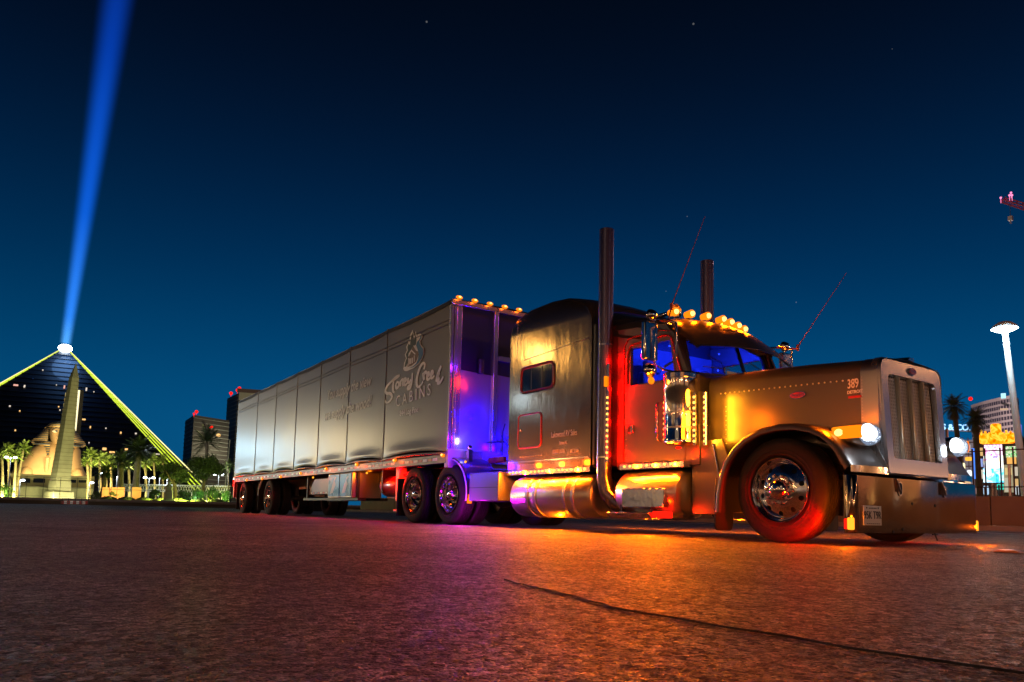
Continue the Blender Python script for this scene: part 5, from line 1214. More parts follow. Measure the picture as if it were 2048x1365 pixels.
# ================================================================== palms, trees, shrubs
bark = mat('palm_bark', (.16, .12, .08), .9, bump=1., bscale=9, var=.3, vscale=3)
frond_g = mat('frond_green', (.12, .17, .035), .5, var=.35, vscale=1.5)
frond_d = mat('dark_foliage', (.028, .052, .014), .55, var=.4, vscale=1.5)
leafy = mat('shrub_green', (.08, .16, .03), .6, var=.4, vscale=2)
def frond(m, o, az, el, L, droop, nl, lw, rnd):
    d = Vector((math.cos(az)*math.cos(el), math.sin(az)*math.cos(el), math.sin(el))); side = Vector((-math.sin(az), math.cos(az), 0))
    pts = []; p = Vector(o); dd = d.copy(); k = 7
    for i in range(k+1):
        pts.append(p.copy()); p = p+dd*(L/k); dd = (dd+Vector((0, 0, -droop/k))).normalized()
    for i in range(nl):
        t = .15+.85*i/nl; f_ = t*k; a = int(min(k-1, f_)); q = pts[a].lerp(pts[a+1], f_-a); tang = (pts[a+1]-pts[a]).normalized()
        ll = lw*math.sin(PI*min(.97, .2+.75*t))*rnd.uniform(.8, 1.15)
        for s in (-1, 1):
            tip = q+(side*s*.8+tang*.7+Vector((0, 0, -.25+rnd.uniform(-.12, .12)))).normalized()*ll
            w_ = tang*L*.028; m.add([q-w_, q+w_, tip], [(0, 1, 2)])
    for i in range(k):
        w_ = side*L*.012; m.add([pts[i]-w_, pts[i]+w_, pts[i+1]+w_, pts[i+1]-w_], [(0, 1, 2, 3)])
def palm(loc, H, Rr, label, group, cat='palm tree', nf=34, lean=(0, 0), mt=None, droop=.9, seed=0, tr=.22, skirt=False):
    rnd = random.Random(seed); root = tag(empty('palm_tree', loc), label, cat, group); root.rotation_euler = (0, 0, rnd.uniform(0, 6.28))
    root.rotation_euler = (0, 0, 0)
    top = Vector((lean[0], lean[1], H)); m = MB()
    pts = [Vector((0, 0, 0)), Vector((lean[0]*.2, lean[1]*.2, H*.33)), Vector((lean[0]*.55, lean[1]*.55, H*.68)), top]
    m.tube([Vector((0, 0, -.3))]+pts, [tr*1.35, tr*1.25, tr, tr*.85, tr*.9], 8); m.build('trunk', bark, root, smooth=60)
    m = MB()
    for i in range(nf):
        az = i*2.399+rnd.uniform(-.2, .2); el = R(78)-R(105)*(i/nf)+rnd.uniform(-.1, .1)
        frond(m, top, az, el, Rr*rnd.uniform(.85, 1.1), droop, 13, Rr*.34, rnd)
    m.build('crown', mt or frond_g, root)
    if skirt:
        m = MB()
        for i in range(26):
            az = i*2.399; frond(m, top-Vector((0, 0, Rr*.25)), az, R(-35-rnd.uniform(0, 35)), Rr*.7, .9, 9, Rr*.3, rnd)
        m.build('dead_frond_skirt', mat('dry_frond', (.16, .12, .06), .8, var=.3), root)
    return root
def crown_palm(x, ytop, ybase_x, D, Rpx, label, group, **k):
    g = up(ybase_x, D); kk = mpp(x, D); Rr = Rpx*kk
    cpt = at(x, ytop, D); H = cpt.z-g.z-Rr*.55; lean = (cpt.x-g.x, cpt.y-g.y)
    return palm(g, H, Rr, label, group, lean=lean, **k)
gl = 'uplit slender palms around the sphinx'
spec = [(4, 902, 4, 205, 14, 'uplit palm at the far left end of the row'), (17, 893, 17, 212, 17, 'tall uplit palm second in the row left of the sphinx'), (33, 903, 27, 208, 15, 'shorter uplit palm between two taller palms left of the sphinx'), (48, 889, 31, 216, 16, 'leaning uplit palm closest to the left side of the sphinx'),
        (183, 902, 178, 220, 16, 'uplit palm just right of the sphinx, tallest of its pair'), (175, 918, 175, 210, 12, 'short dim palm tucked right beside the sphinx paw'), (200, 910, 199, 205, 17, 'bright yellow-green palm second right of the sphinx'), (212, 912, 212, 215, 15, 'yellow-green palm third right of the sphinx'), (222, 918, 222, 208, 15, 'orange-lit palm fourth right of the sphinx'),
        (308, 914, 309, 230, 13, 'small uplit palm, left of the far pair before the pyramid'), (326, 913, 325, 235, 13, 'small uplit palm, right of the far pair before the pyramid'), (291, 921, 292, 200, 13, 'thin palm behind the big dark palm'), (258, 925, 258, 190, 12, 'thin palm between the two dark palms')]
for i, (x, yt, xb, D, rp, lb) in enumerate(spec): crown_palm(x, yt-1, xb, D, rp*1.35, lb, gl, seed=i, tr=.30, nf=30)
gd2 = 'dark palms behind the lot fence'
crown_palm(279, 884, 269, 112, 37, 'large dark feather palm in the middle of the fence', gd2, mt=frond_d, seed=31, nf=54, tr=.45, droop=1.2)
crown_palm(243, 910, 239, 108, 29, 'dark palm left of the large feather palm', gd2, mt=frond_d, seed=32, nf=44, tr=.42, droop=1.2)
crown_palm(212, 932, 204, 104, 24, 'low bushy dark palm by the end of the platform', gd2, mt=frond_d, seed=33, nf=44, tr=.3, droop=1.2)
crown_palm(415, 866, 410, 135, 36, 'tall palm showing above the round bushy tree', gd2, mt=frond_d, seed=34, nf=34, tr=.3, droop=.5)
crown_palm(457, 925, 456, 118, 18, 'thin yellow-green palm beside the trailer tail', gd2, seed=35, nf=24, tr=.12)
def bushy(x, y0, y1, xb, D, wpx, label, n_=2600, mt=None, seed=0, cat='tree', name='broad_tree', trunk=True, leaf=1.):
    rnd = random.Random(seed); g = up(xb, D); kk = mpp(x, D); c = at(x, (y0+y1)/2, D)-g; a = wpx*kk/2; h = (y1-y0)*kk/2
    root = tag(empty(name, g), label, cat)
    if trunk:
        m = MB(); m.tube([(0, 0, -.2), (c.x*.4, c.y*.4, c.z*.5), (c.x, c.y, c.z)], [.32, .25, .12], 8)
        for k in range(5):
            an = k*1.3; m.tube([(c.x*.5, c.y*.5, c.z*.55), (c.x+a*.5*math.cos(an), c.y+a*.5*math.sin(an), c.z+h*.3)], [.14, .05], 6)
        m.build('trunk', bark, root, smooth=60)
    m = MB(); cl = []
    for k in range(26):
        v = Vector((rnd.gauss(0, 1), rnd.gauss(0, 1), rnd.gauss(0, 1))).normalized()*rnd.uniform(.35, .85); cl.append((Vector((v.x*a, v.y*a, v.z*h)), rnd.uniform(.22, .42)))
    for i in range(n_):
        cc, rr = cl[rnd.randrange(len(cl))]; v = Vector((rnd.gauss(0, 1), rnd.gauss(0, 1), rnd.gauss(0, 1))).normalized()*rr*rnd.uniform(.5, 1.05); p = c+cc+Vector((v.x*a, v.y*a, v.z*h*1.1))
        s_ = .22*leaf*rnd.uniform(.6, 1.4); t1 = Vector((rnd.gauss(0, 1), rnd.gauss(0, 1), rnd.gauss(0, .6))).normalized()*s_; t2 = Vector((rnd.gauss(0, .5), rnd.gauss(0, .5), -1)).normalized()*s_*1.6
        m.add([p, p+t1*.5, p+t2, p-t1*.5], [(0, 1, 2, 3)])
    m.build('crown', mt or frond_d, root); return root
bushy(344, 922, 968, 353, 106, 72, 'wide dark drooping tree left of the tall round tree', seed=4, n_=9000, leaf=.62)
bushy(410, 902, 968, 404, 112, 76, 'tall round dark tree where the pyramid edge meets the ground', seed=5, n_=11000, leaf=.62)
for i, (x, y0, y1, D, w_, lb) in enumerate(((395, 978, 1000, 84, 36, 'bright green shrub under the round tree'), (428, 974, 1000, 88, 34, 'bright green shrub left of the yellow trailer-side palm'), (452, 978, 1000, 86, 22, 'small green shrub beside the trailer tail'), (368, 979, 999, 90, 26, 'pale green shrub right of the white statue'), (310, 976, 998, 92, 22, 'green shrub between the dark palms'), (190, 980, 1000, 86, 26, 'dark green shrub at the end of the platform building'), (12, 966, 996, 120, 34, 'yellow-lit shrub at the far left edge'), (225, 981, 994, 100, 26, 'low shrub in front of the orange-lit wall'))):
    bushy(x, y0, y1, x, D, w_, lb, n_=800, mt=leafy, seed=20+i, cat='shrub', name='shrub', trunk=False, leaf=.55)
# uplights for the planting
def upl(x, D, c_, w_, z=.9, r=.25): q = up(x, D); plight('garden_light', (q.x, q.y, z), c_, w_*(7 if w_ > 1000 else 4), r)
YG = (.95, .95, .30)
for x, D, c_, w_ in ((8, 203, YG, 2600), (30, 205, YG, 2600), (190, 205, YG, 2400), (213, 205, (1, .72, .2), 2600), (240, 200, YG, 1300), (262, 185, YG, 1300), (300, 195, YG, 1600), (318, 226, YG, 1800), (335, 94, (.7, .9, .12), 420), (372, 94, (.7, .85, .12), 300), (415, 96, (.75, .85, .12), 420), (390, 82, (.45, 1., .35), 60), (425, 85, (.6, 1., .25), 80), (452, 84, (.6, 1., .3), 40), (285, 108, (.7, .9, .2), 60), (215, 97, (1., .55, .15), 150), (240, 97, (1., .6, .2), 120), (10, 118, (.9, .95, .3), 160), (100, 262, (.95, .9, .4), 900), (60, 262, (.95, .9, .4), 800), (160, 262, (.95, .9, .45), 800), (395, 104, (.7, .9, .2), 120), (455, 116, (.9, .9, .2), 60)):
    upl(x, D, c_, w_)
# orange-lit low garden wall
GW = tag(empty('garden_wall', up(225, 98)), 'low orange-lit garden wall right of the platform building', 'wall')
for a, b_ in ((204, 218), (219, 233), (234, 249), (264, 282)): px_box(GW, 'wall_block', a, b_, 975, 986, 99.5, .4, mat('terracotta_wall', (.5, .3, .15), .8), z_floor=.4)
for k in range(7):
    a = 200+k*36; m = MB(); pp = [up(a, 96), up(a+33, 95)]; c_ = (pp[0]+pp[1])/2; lb = ['nearest the platform building', 'in front of the orange wall', 'under the left dark palm', 'under the large dark palm', 'below the white railing', 'left of the round tree', 'under the round tree'][k]
    L_ = (pp[1]-pp[0]).length/2; m.ball((0, 0, 0), 1, 14, (L_, 1.2, .55)); o = tag(m.build('grass_mound', mat('mound_grass', (.12, .13, .05), .9, bump=.6, bscale=6, var=.4), smooth=60), 'low rounded ground-cover mound '+lb, 'mound'); o.location = c_; o.rotation_euler = (0, 0, math.atan2((pp[1]-pp[0]).y, (pp[1]-pp[0]).x))
# white lattice railing
WR = tag(empty('white_railing', up(340, 112)), 'white lattice railing running behind the dark palm trunks', 'railing')
wr_m = mat('railing_white', (.7, .7, .68), .5)
def P3(x, y, D): return at(x, y, D)-WR.location
for y in (972, 985):
    m = MB(); m.bar(P3(248, y-3, 118), P3(462, y+1, 118), .14); m.build('rail', wr_m, WR)
for k in range(42):
    x = 249+k*5.05; yo = (x-248)/214*4-3; m = MB(); m.bar(P3(x, 972+yo, 118), P3(x+5, 985+yo, 118), .09); m.bar(P3(x+5, 972+yo, 118), P3(x, 985+yo, 118), .09); m.build('lattice_cross', wr_m, WR)
for k in range(15):
    x = 249+k*15; p = P3(x, 985, 118); m = MB(); m.bar((p.x, p.y, p.z), (p.x, p.y, -.1), .12); m.build('railing_post', wr_m, WR)
# garden statue
ST = up(336, 92); m = MB(); m.lathe([(.7, 0), (.7, .25), (.5, .3), (.45, .9), (.36, 1.4), (.42, 1.75), (.22, 1.95), (.13, 2.02), (.19, 2.2), (.17, 2.4), (0, 2.46)], (0, 0, 0), 'Z', 16); tag(m.build('garden_statue', mat('statue_stone', (.5, .47, .38), .8, bump=.4), smooth=50, loc=ST), 'small pale stone statue between the two dark trees', 'statue')
# near fence: thin posts and rails
FN = tag(empty('metal_fence', up(200, 82)), 'thin dark metal fence along the left edge of the lot', 'fence')
fm = mat('fence_metal', (.10, .105, .10), .5, .5)
def F3(x, D=82): return up(x, D)-FN.location
prev = None
for i, x in enumerate(range(-120, 470, 34)):
    p = F3(x); m = MB(); m.bar(p, p+Vector((0, 0, 2.1)), .06); m.build('fence_post', fm, FN)
    if prev is not None:
        for z in (.25, 1.1, 2.05): m = MB(); m.bar(prev+Vector((0, 0, z)), p+Vector((0, 0, z)), .035); m.build('fence_rail', fm, FN)
        for j in range(1, 10):
            q = prev.lerp(p, j/10)
        m = MB()
        for j in range(1, 14): q = prev.lerp(p, j/14); m.bar(q+Vector((0, 0, .25)), q+Vector((0, 0, 2.05)), .011)
        tag(m.build('fence_picket', fm, FN), kind='stuff')
    prev = p
# red and white barrier boards
BB = tag(empty('barrier', up(150, 78)), 'low red and white striped barrier in front of the obelisk', 'barrier')
for k in range(9):
    a = up(122+k*6.1, 78, .10)-BB.location; b_ = up(122+k*6.1+5.8, 78, .10)-BB.location; mt = (tr_, tw_)[k % 2]
    m = MB(); m.bar(a+Vector((0, 0, .18)), b_+Vector((0, 0, .18)), .06, .16); m.bar(a+Vector((0, 0, .02)), b_+Vector((0, 0, .02)), .07, .10); m.build('barrier_board', mt, BB)
for k in range(5): a = up(124+k*13, 78, .0)-BB.location; m = MB(); m.bar(a+Vector((0, 0, -.6)), a+Vector((0, 0, .6)), .07); m.build('barrier_post', fm, BB)
plight('barrier_glow', up(150, 75)+Vector((0, 0, .6)), (1, .9, .8), 40, .1)

# street lamps on the left
post_m = mat('lamp_post_metal', (.35, .35, .36), .4, .6)
wl = emis('street_lamp_white', (.85, .93, 1.0), 14)
for i, (x, y, D, dbl, lb) in enumerate(((14, 915, 130, 1, 'double white lamp at the far left edge'), (37, 961, 110, 0, 'short white lamp before the left end of the platform'), (176, 966, 110, 0, 'short white lamp before the right end of the platform'), (196, 947, 135, 0, 'white lamp above the low bushy palm'), (230, 954, 130, 0, 'bright white lamp behind the dark palm trunk'), (295, 956, 120, 1, 'double white lamp right of the large dark palm'), (316, 954, 120, 0, 'slim lamp left of the drooping tree'), (331, 958, 118, 0, 'slim lamp behind the white statue'), (434, 950, 118, 1, 'double white lamp left of the trailer tail'))):
    g = up(x, D); t = at(x, y, D); H = t.z-g.z
    rt = tag(empty('street_lamp', g), lb, 'street lamp', 'lit street lamps behind the fence')
    m = MB(); m.tube([(0, 0, -.1), (0, 0, H)], [.09, .05], 8); m.build('lamp_pole', post_m, rt)
    for s in ((-1, 1) if dbl else (1,)):
        ar = vr*s*(.55 if dbl else .25); m = MB(); m.tube([(0, 0, H-.15), (ar.x, ar.y, H+.05)], .035, 6); m.build('lamp_arm', post_m, rt)
        m = MB(); m.ball((ar.x, ar.y, H+.02), .22, 10, (1.2, 1.2, .55)); m.build('lamp_head', wl, rt, smooth=60)
    plight('street_lamp_glow', g+Vector((0, 0, H+.1))+vdir*.6, (.8, .92, 1), 420, .2)
# flag-like pole by the trailer tail
g = up(447, 125); t = at(460, 880, 125); m = MB(); m.tube([(0, 0, 0), (t.x-g.x, t.y-g.y, t.z-g.z)], [.12, .08], 8); tag(m.build('tall_pole', mat('pole_tan', (.3, .27, .16), .6), loc=g), 'tall tan pole beside the rear of the trailer', 'pole')

# ================================================================== hotel towers beyond
def tower(name, pts, ztop, label, wm, bandm, nband, cat='tower', zb0=0., bandlist=None):
    o0 = pts[0]; root = tag(empty(name, (o0.x, o0.y, 0)), label, cat); P2 = [(p.x-o0.x, p.y-o0.y) for p in pts]
    m = MB(); m.prism(P2, 0, ztop, 'Z'); m.build('wall', wm, root)
    c_ = Vector((sum(p[0] for p in P2)/len(P2), sum(p[1] for p in P2)/len(P2), 0))
    for k in range(nband):
        z = ztop*(k+1)/(nband+.6)
        for i in (0, 1):
            a, b_ = (Vector((*P2[i], z)), Vector((*P2[i+1], z))); d = (b_-a).normalized(); nn = Vector((-d.y, d.x, 0))
            if nn.dot(a-c_-Vector((0, 0, z))) < 0: nn = -nn
            mm = MB(); mm.bar(a+nn*.2, b_+nn*.2, .5, .55); mm.build('floor_band', bandm, root)
    return root, P2
tg = mat('tower_glass', (.016, .014, .014), .65, .0, .0, var=.4, vscale=.02)
tb_m = mat('tower_band', (.10, .11, .11), .6)
def gp(x, D): return ground_at(x, D)
zt = (hor(388)-829)*mpp(388, 640)
t1_, _ = tower('hotel_tower', [gpt(371, 836, 690), gpt(388, 829, 640), gpt(459, 836, 665), gpt(445, 836, 720)], zt, 'lower dark hotel tower with pale floor lines, left of the trailer', tg, tb_m, 20)
for (x, y, D, r_) in ((393, 824, 639, 2.0), (388, 828, 640, 1.3)):
    q = at(x, y, D)-t1_.location; m = MB(); m.ball(q, r_*.7, 8); m.tube([q, q-Vector((0, 0, 2.5))], .2, 6); m.build('roof_beacon', m_redled, t1_)
q = at(420, 857, 646)-t1_.location; m = MB(); m.bar(q, q+Vector((1.5, 1.5, 1.5)), 1.2); m.build('facade_beacon', m_redled, t1_)
q = at(437, 871, 652)-t1_.location; m = MB(); m.ball(q, 1.8, 8, (1, 1, .8)); m.build('lit_window', warm, t1_)
zt2 = (hor(476)-785)*mpp(476, 700)
t2_, _ = tower('hotel_tower', [gpt(455, 792, 740), gpt(476, 785, 700), gpt(560, 795, 735), gpt(545, 795, 800)], zt2, 'taller dark hotel tower with a pale top panel, rising behind the trailer tail', mat('tower_glass_warm', (.035, .030, .024), .6, .0, .0, var=.4, vscale=.02), tb_m, 26)
px_box(t2_, 'pale_top_panel', 476, 535, 784, 824, 697, 3, mat('pale_panel', (.30, .28, .21), .7, var=.1, vscale=.1))
px_box(t2_, 'roof_parapet', 474, 560, 780, 784.5, 697, 4, mat('parapet', (.10, .06, .05), .7))
for (x, y) in ((479, 777), (462, 787), (475, 781)):
    q = at(x, y, 699)-t2_.location; m = MB(); m.ball(q, 1.6, 8); m.tube([q, q-Vector((0, 0, 3))], .2, 6); m.build('roof_beacon', m_redled, t2_)
plight('tower_panel_wash', at(500, 900, 640), (1., .85, .5), 90000, 5)

# white hotel at the right
zt3 = (hor(2025)-787)*mpp(2025, 440)
t3_ = tag(empty('white_hotel', gp(1990, 450)), 'pale gridded hotel slab behind the two palms at the right', 'building')
def wp(x, D): q = gpt(x, 790, D)-t3_.location; return Vector((q.x, q.y, 0))
fp = [wp(1941, 470), wp(1965, 458), wp(2000, 446), wp(2024, 440), wp(2037, 455), wp(2030, 500), wp(1950, 510)]
m = MB(); m.prism([(p.x, p.y) for p in fp], 0, zt3, 'Z'); m.build('wall', mat('white_facade', (.50, .42, .43), .7), t3_)
m = MB()
for i in range(4):
    a, b_ = fp[i], fp[i+1]; d = (b_-a); L = d.length; d.normalize(); nn = Vector((-d.y, d.x, 0)); nn = nn if nn.dot(vdir*1.0+Vector((CAM_LOC.x, CAM_LOC.y, 0))*0) > 0 or nn.dot(FWD) < 0 else -nn
    if nn.dot(FWD) > 0: nn = -nn
    nc = max(2, int(L/1.75))
    for c_ in range(nc):
        for r_ in range(22):
            z = zt3-2.6-r_*2.9; q = a+d*(L*(c_+.5)/nc)+Vector((0, 0, z)); m.obox(q, d*L/nc*.34, nn*.15, Vector((0, 0, .85)))
tag(m.build('window', mat('hotel_window', (.06, .05, .07), .3), t3_), kind='stuff')
px_box(t3_, 'roof_sign', 2002, 2012, 787, 797, 432, 1, emis('sign_cyan_white', (.45, .85, .95), 1.3))
px_box(t3_, 'lit_window', 2000, 2016, 817, 821, 436, .6, emis('room_gold', (.9, .6, .4), .7))
q = at(1941, 798, 470)-t3_.location; m = MB(); m.ball(q, 1.1, 8); m.build('roof_beacon', m_redled, t3_)
plight('hotel_wash', at(1985, 930, 370), (1., .78, .74), 330000, 4)

# casino frontage beyond the wall: signs, screens, dark frame
CF = tag(empty('casino_building', gp(1970, 100)), 'low casino building with a dark window grid beyond the wall', 'building')
px_box(CF, 'wall', 1925, 2110, 885, 1046, 104, 12, mat('casino_wall', (.09, .06, .05), .7), z_floor=0)
px_box(CF, 'glass_front', 1928, 1952, 880, 985, 103.2, .4, emis('window_glow_grey', (.22, .18, .20), .8))
for k in range(3): px_box(CF, 'window_mullion', 1928+k*11, 1930+k*11, 876, 985, 102.6, .4, mat('mullion_brown', (.08, .03, .025), .6))
for k in range(5): px_box(CF, 'window_transom', 1926, 1954, 884+k*24, 886+k*24, 102.4, .4, MATS['mullion_brown'])
for i_, (xa, xb, ya, yb, c_) in enumerate(((1954, 1966, 896, 912, (.9, .55, .2)), (1954, 1966, 918, 934, (.35, .45, .9)), (1954, 1966, 940, 958, (.9, .8, .6)), (2010, 2024, 936, 950, (.85, .6, .25)), (2030, 2046, 934, 952, (.7, .6, .45)), (2030, 2046, 958, 984, (.8, .5, .2)), (1930, 1942, 890, 906, (.5, .4, .42)), (1930, 1942, 958, 980, (.9, .6, .3)), (2010, 2024, 956, 984, (.6, .55, .4)))): px_box(CF, 'lit_window', xa, xb, ya, yb, 101.5, .3, emis('casino_window_%s' % 'abcdefghi'[i_], c_, .9))
px_box(CF, 'blue_light_strip', 1945, 1953, 897, 958, 101.8, .4, emis('strip_blue', (.08, .25, 1.0), 1.3))
px_box(CF, 'white_lit_front', 2008, 2030, 930, 985, 102, .5, emis('front_cream', (.45, .38, .22), .8))
def noise_emis(name, cols, scale, s):
    m_ = bpy.data.materials.new(name); m_.use_nodes = True; n_ = m_.node_tree; n_.nodes.clear()
    t = n_.nodes.new('ShaderNodeTexCoord'); v = n_.nodes.new('ShaderNodeTexNoise'); v.inputs['Scale'].default_value = scale; v.inputs['Detail'].default_value = 1; v.inputs['Distortion'].default_value = 1.; n_.links.new(t.outputs['Object'], v.inputs['Vector'])
    r_ = n_.nodes.new('ShaderNodeValToRGB'); n_.links.new(v.outputs['Fac'], r_.inputs[0]); r_.color_ramp.interpolation = 'EASE'
    while len(r_.color_ramp.elements) < len(cols): r_.color_ramp.elements.new(.5)
    for i, (e_, c_) in enumerate(zip(r_.color_ramp.elements, cols)): e_.position = .3+.4*i/(len(cols)-1); e_.color = (*c_, 1)
    e_ = n_.nodes.new('ShaderNodeEmission'); n_.links.new(r_.outputs[0], e_.inputs[0]); e_.inputs[1].default_value = s; o = n_.nodes.new('ShaderNodeOutputMaterial'); n_.links.new(e_.outputs[0], o.inputs[0]); return m_
def sign(name, x, y0, y1, D, label, cat='sign'):
    g = gp(x, D); r_ = tag(empty(name, g), label, cat); t = at(x, y1, D); m = MB(); m.tube([(0, 0, 0), (0, 0, max(.2, t.z))], .14, 8); m.build('sign_post', mat('sign_post_brown', (.07, .03, .025), .6), r_); return r_
sg = sign('gold_sign', 1995, 846, 890, 96, 'blazing gold illuminated canopy sign above the bright screen')
goldn = noise_emis('gold_bulbs', [(.9, .10, .0), (1, .26, .0), (1, .5, .04), (1, .3, .01)], 1.3, 1.7)
px_box(sg, 'sign_top', 1981, 2003, 847, 868, 96, 1.2, goldn, bevel=.25)
px_box(sg, 'sign_band', 1957, 2035, 866, 888, 96, 1.2, goldn, bevel=.4)
for k in range(9): px_box(sg, 'flame_finial', 1960+k*8.4, 1965+k*8.4, 860+(k % 3)*2, 872, 95.7, .6, goldn, bevel=.2)
sc2 = sign('video_screen', 1988, 891, 966, 94, 'tall multicoloured lit screen, pink above and cyan below')
px_box(sc2, 'screen_top', 1969, 2005, 890, 912, 94, .5, noise_emis('screen_pink', [(.8, .05, .5), (1, .75, .9), (.9, .25, .6), (1, .95, .9)], 1.6, 2.2))
px_box(sc2, 'screen_middle', 1968, 2007, 912, 937, 94, .5, noise_emis('screen_mixed', [(.9, .3, .6), (1, .9, .6), (.8, .9, 1), (.3, .2, .5)], 1.2, 2.2))
px_box(sc2, 'screen_bottom', 1967, 2008, 937, 965, 94, .5, noise_emis('screen_cyan', [(.02, .3, .8), (.1, .8, 1), (.7, .95, 1), (.02, .4, .9)], 1.3, 2.2))
kk = mpp(1908, 88)
fr_ = Vector((-FWD.x, -FWD.y, 0)).normalized(); sr_ = Vector((RGT0.x, RGT0.y, 0))
ys = sign('figure_sign', 1922, 915, 950, 86, 'small yellow and white illuminated figure sign beside the grille')
for (x0, x1, y0, y1, mt) in ((1903, 1916, 920, 936, emis('sign_yellow', (1, .62, .03), 1.6)), (1915, 1931, 926, 952, emis('sign_cream', (1, .85, .45), 1.7)), (1930, 1945, 914, 922, emis('sign_orange', (1, .42, .04), 1.5)), (1934, 1944, 940, 954, emis('sign_white2', (.9, .95, 1), 1.2)), (1889, 1900, 915, 920, emis('sign_green', (.02, .8, .12), 1.))):
    px_box(ys, 'figure_panel', x0, x1, y0, y1, 86, .4, mt, bevel=.15)
gs2 = sign('green_sign', 2023, 890, 930, 90, 'small green and white lit sign at the right of the screen')
px_box(gs2, 'sign_panel', 2012, 2034, 893, 915, 90, .4, noise_emis('sign_mix_green', [(.05, .5, .05), (1, .9, .7), (.1, .7, .2), (1, .6, .4)], 2.2, 1.1)); px_box(gs2, 'sign_foot', 2014, 2033, 915, 928, 90, .4, emis('sign_amber', (1, .5, .12), 1.0))
ps = sign('tower_sign', 2036, 830, 870, 130, 'pink and blue lit pylon sign by the pale hotel')
px_box(ps, 'pink_panel', 2027, 2040, 830, 846, 130, .6, emis('sign_pink', (1, .2, .35), 1.1), bevel=.3); px_box(ps, 'blue_panel', 2030, 2044, 848, 872, 130, .6, emis('sign_violet', (.25, .2, .9), .9), bevel=.2)
cs_ = sign('company_sign', 1900, 843, 858, 84, 'blue-white lit letters of a company sign behind the right headlight side of the grille')
tq = at(1884, 860, 84)-cs_.location
xf = Matrix.Translation(tq) @ Matrix(((sr_.x, 0, fr_.x, 0), (sr_.y, 0, fr_.y, 0), (0, 1, 0, 0), (0, 0, 0, 1)))
text_mesh('S & CO.', .85, xf, 'sign_lettering', emis('letter_blue_white', (.35, .65, 1.0), 1.8), cs_, extrude=.05, bold=.01)
m = MB(); m.bar(tq-Vector((0, 0, .08)), tq+sr_*3.4-Vector((0, 0, .08)), .08); m.build('letter_rail', fm, cs_)
# low bright stalls just above the wall
for i, (x0, x1, y0, y1, c_, lb) in enumerate(((1952, 1963, 974, 990, (1, .55, .55), 'small pink-white lit kiosk panel right above the bumper end'), (1967, 1978, 972, 990, (.5, .75, 1), 'small blue-white lit kiosk panel beside the pink one'), (1994, 2008, 968, 980, (.02, .75, .55), 'small turquoise lit kiosk panel under the tall screen'), (2031, 2044, 972, 990, (.8, .85, .9), 'pale lit kiosk panel at the right edge'), (2035, 2050, 900, 930, (.5, .28, .03), 'dim amber lit panel cut by the right edge'))):
    r_ = tag(empty('kiosk_panel', gp((x0+x1)/2, 60)), lb, 'lit panel'); px_box(r_, 'lit_face', x0, x1, y0, y1, 60, .3, emis('kiosk_%s' % 'abcde'[i], c_, 1.0), bevel=.08); m = MB(); m.tube([(0, 0, 0), (0, 0, at((x0+x1)/2, y0+2, 60).z)], .06, 6); m.build('panel_post', fm, r_)
plight('casino_glow', at(1990, 930, 84), (1, .55, .3), 4500, 1.5); plight('casino_glow', at(1915, 930, 80), (1, .5, .3), 500, 1.)
# fence posts and rail on the wall at the right
WF = tag(empty('wall_fence', gp(1990, 33)), 'dark red metal fence standing on the low wall at the right', 'fence')
fr2 = mat('fence_red_brown', (.09, .03, .025), .5, .3)
prevp = None
for x in (1890, 1925, 1950, 1975, 2006, 2032, 2070, 2110):
    t_ = (x-1800)/300; q = wa+wd*0
    # point on the wall line under this pixel column
    d = ray(x, hor(x)); s_ = ((wa.x-CAM_LOC.x)*wd.y-(wa.y-CAM_LOC.y)*wd.x)/(d.x*wd.y-d.y*wd.x); q = Vector((CAM_LOC.x+d.x*s_, CAM_LOC.y+d.y*s_, 1.16))-WF.location
    m = MB(); m.bar(q-Vector((0, 0, .02)), q+Vector((0, 0, 1.75)), .042); m.build('fence_post', fr2, WF)
    if prevp is not None:
        for z in (.35, 1.65): m = MB(); m.bar(prevp+Vector((0, 0, z)), q+Vector((0, 0, z)), .04); m.build('fence_rail', fr2, WF)
    prevp = q
# right palms
gr_ = 'dark fan palms at the right'
def rpalm(x, yt, xb, D, rp, lb, seed):
    g = gp(xb, D); kk = mpp(x, D); c_ = at(x, yt, D); Rr = rp*kk; H = c_.z-Rr*.55
    return palm(g, H, Rr, lb, gr_, lean=(c_.x-g.x, c_.y-g.y), mt=mat('fan_palm_green', (.09, .11, .05), .6, var=.4, vscale=2), seed=seed, nf=46, tr=.2, droop=1.4, skirt=True)
rpalm(1907, 797, 1930, 62, 31, 'dark fan palm right beside the grille, taller of the pair', 51)
rpalm(1950, 823, 1962, 58, 31, 'dark fan palm left of the gold sign, shorter of the pair', 52)
rpalm(2046, 876, 2050, 70, 17, 'small palm cut by the right edge of the view', 53)
# tall lot lamp at the right
g = ground_at(2060, 34); t = at(2009, 658, 34)
LP = tag(empty('lot_lamp', (g.x, g.y, 0)), 'very tall white lot lamp glowing against the sky at the right', 'lamp post')
hv = Vector((t.x-g.x, t.y-g.y, t.z)); m = MB(); m.tube([(0, 0, -.3), hv*.5, hv], [.145, .12, .105], 16); m.build('lamp_pole', mat('pole_white', (.75, .76, .76), .4), LP, smooth=60)
m = MB(); m.lathe([(.0, .28), (.22, .26), (.42, .10), (.46, .0)], hv, 'Z', 24); m.build('lamp_hood', mat('lamp_hood_white', (.8, .8, .8), .4), LP, smooth=50)
m = MB(); m.ball(hv+Vector((0, 0, .0)), .40, 18, (1, 1, .32)); m.build('lamp_head', emis('lot_lamp_white', (.80, .95, 1.0), 30), LP, smooth=60)
dcam = Vector((CAM_LOC.x-g.x, CAM_LOC.y-g.y, 0)).normalized()
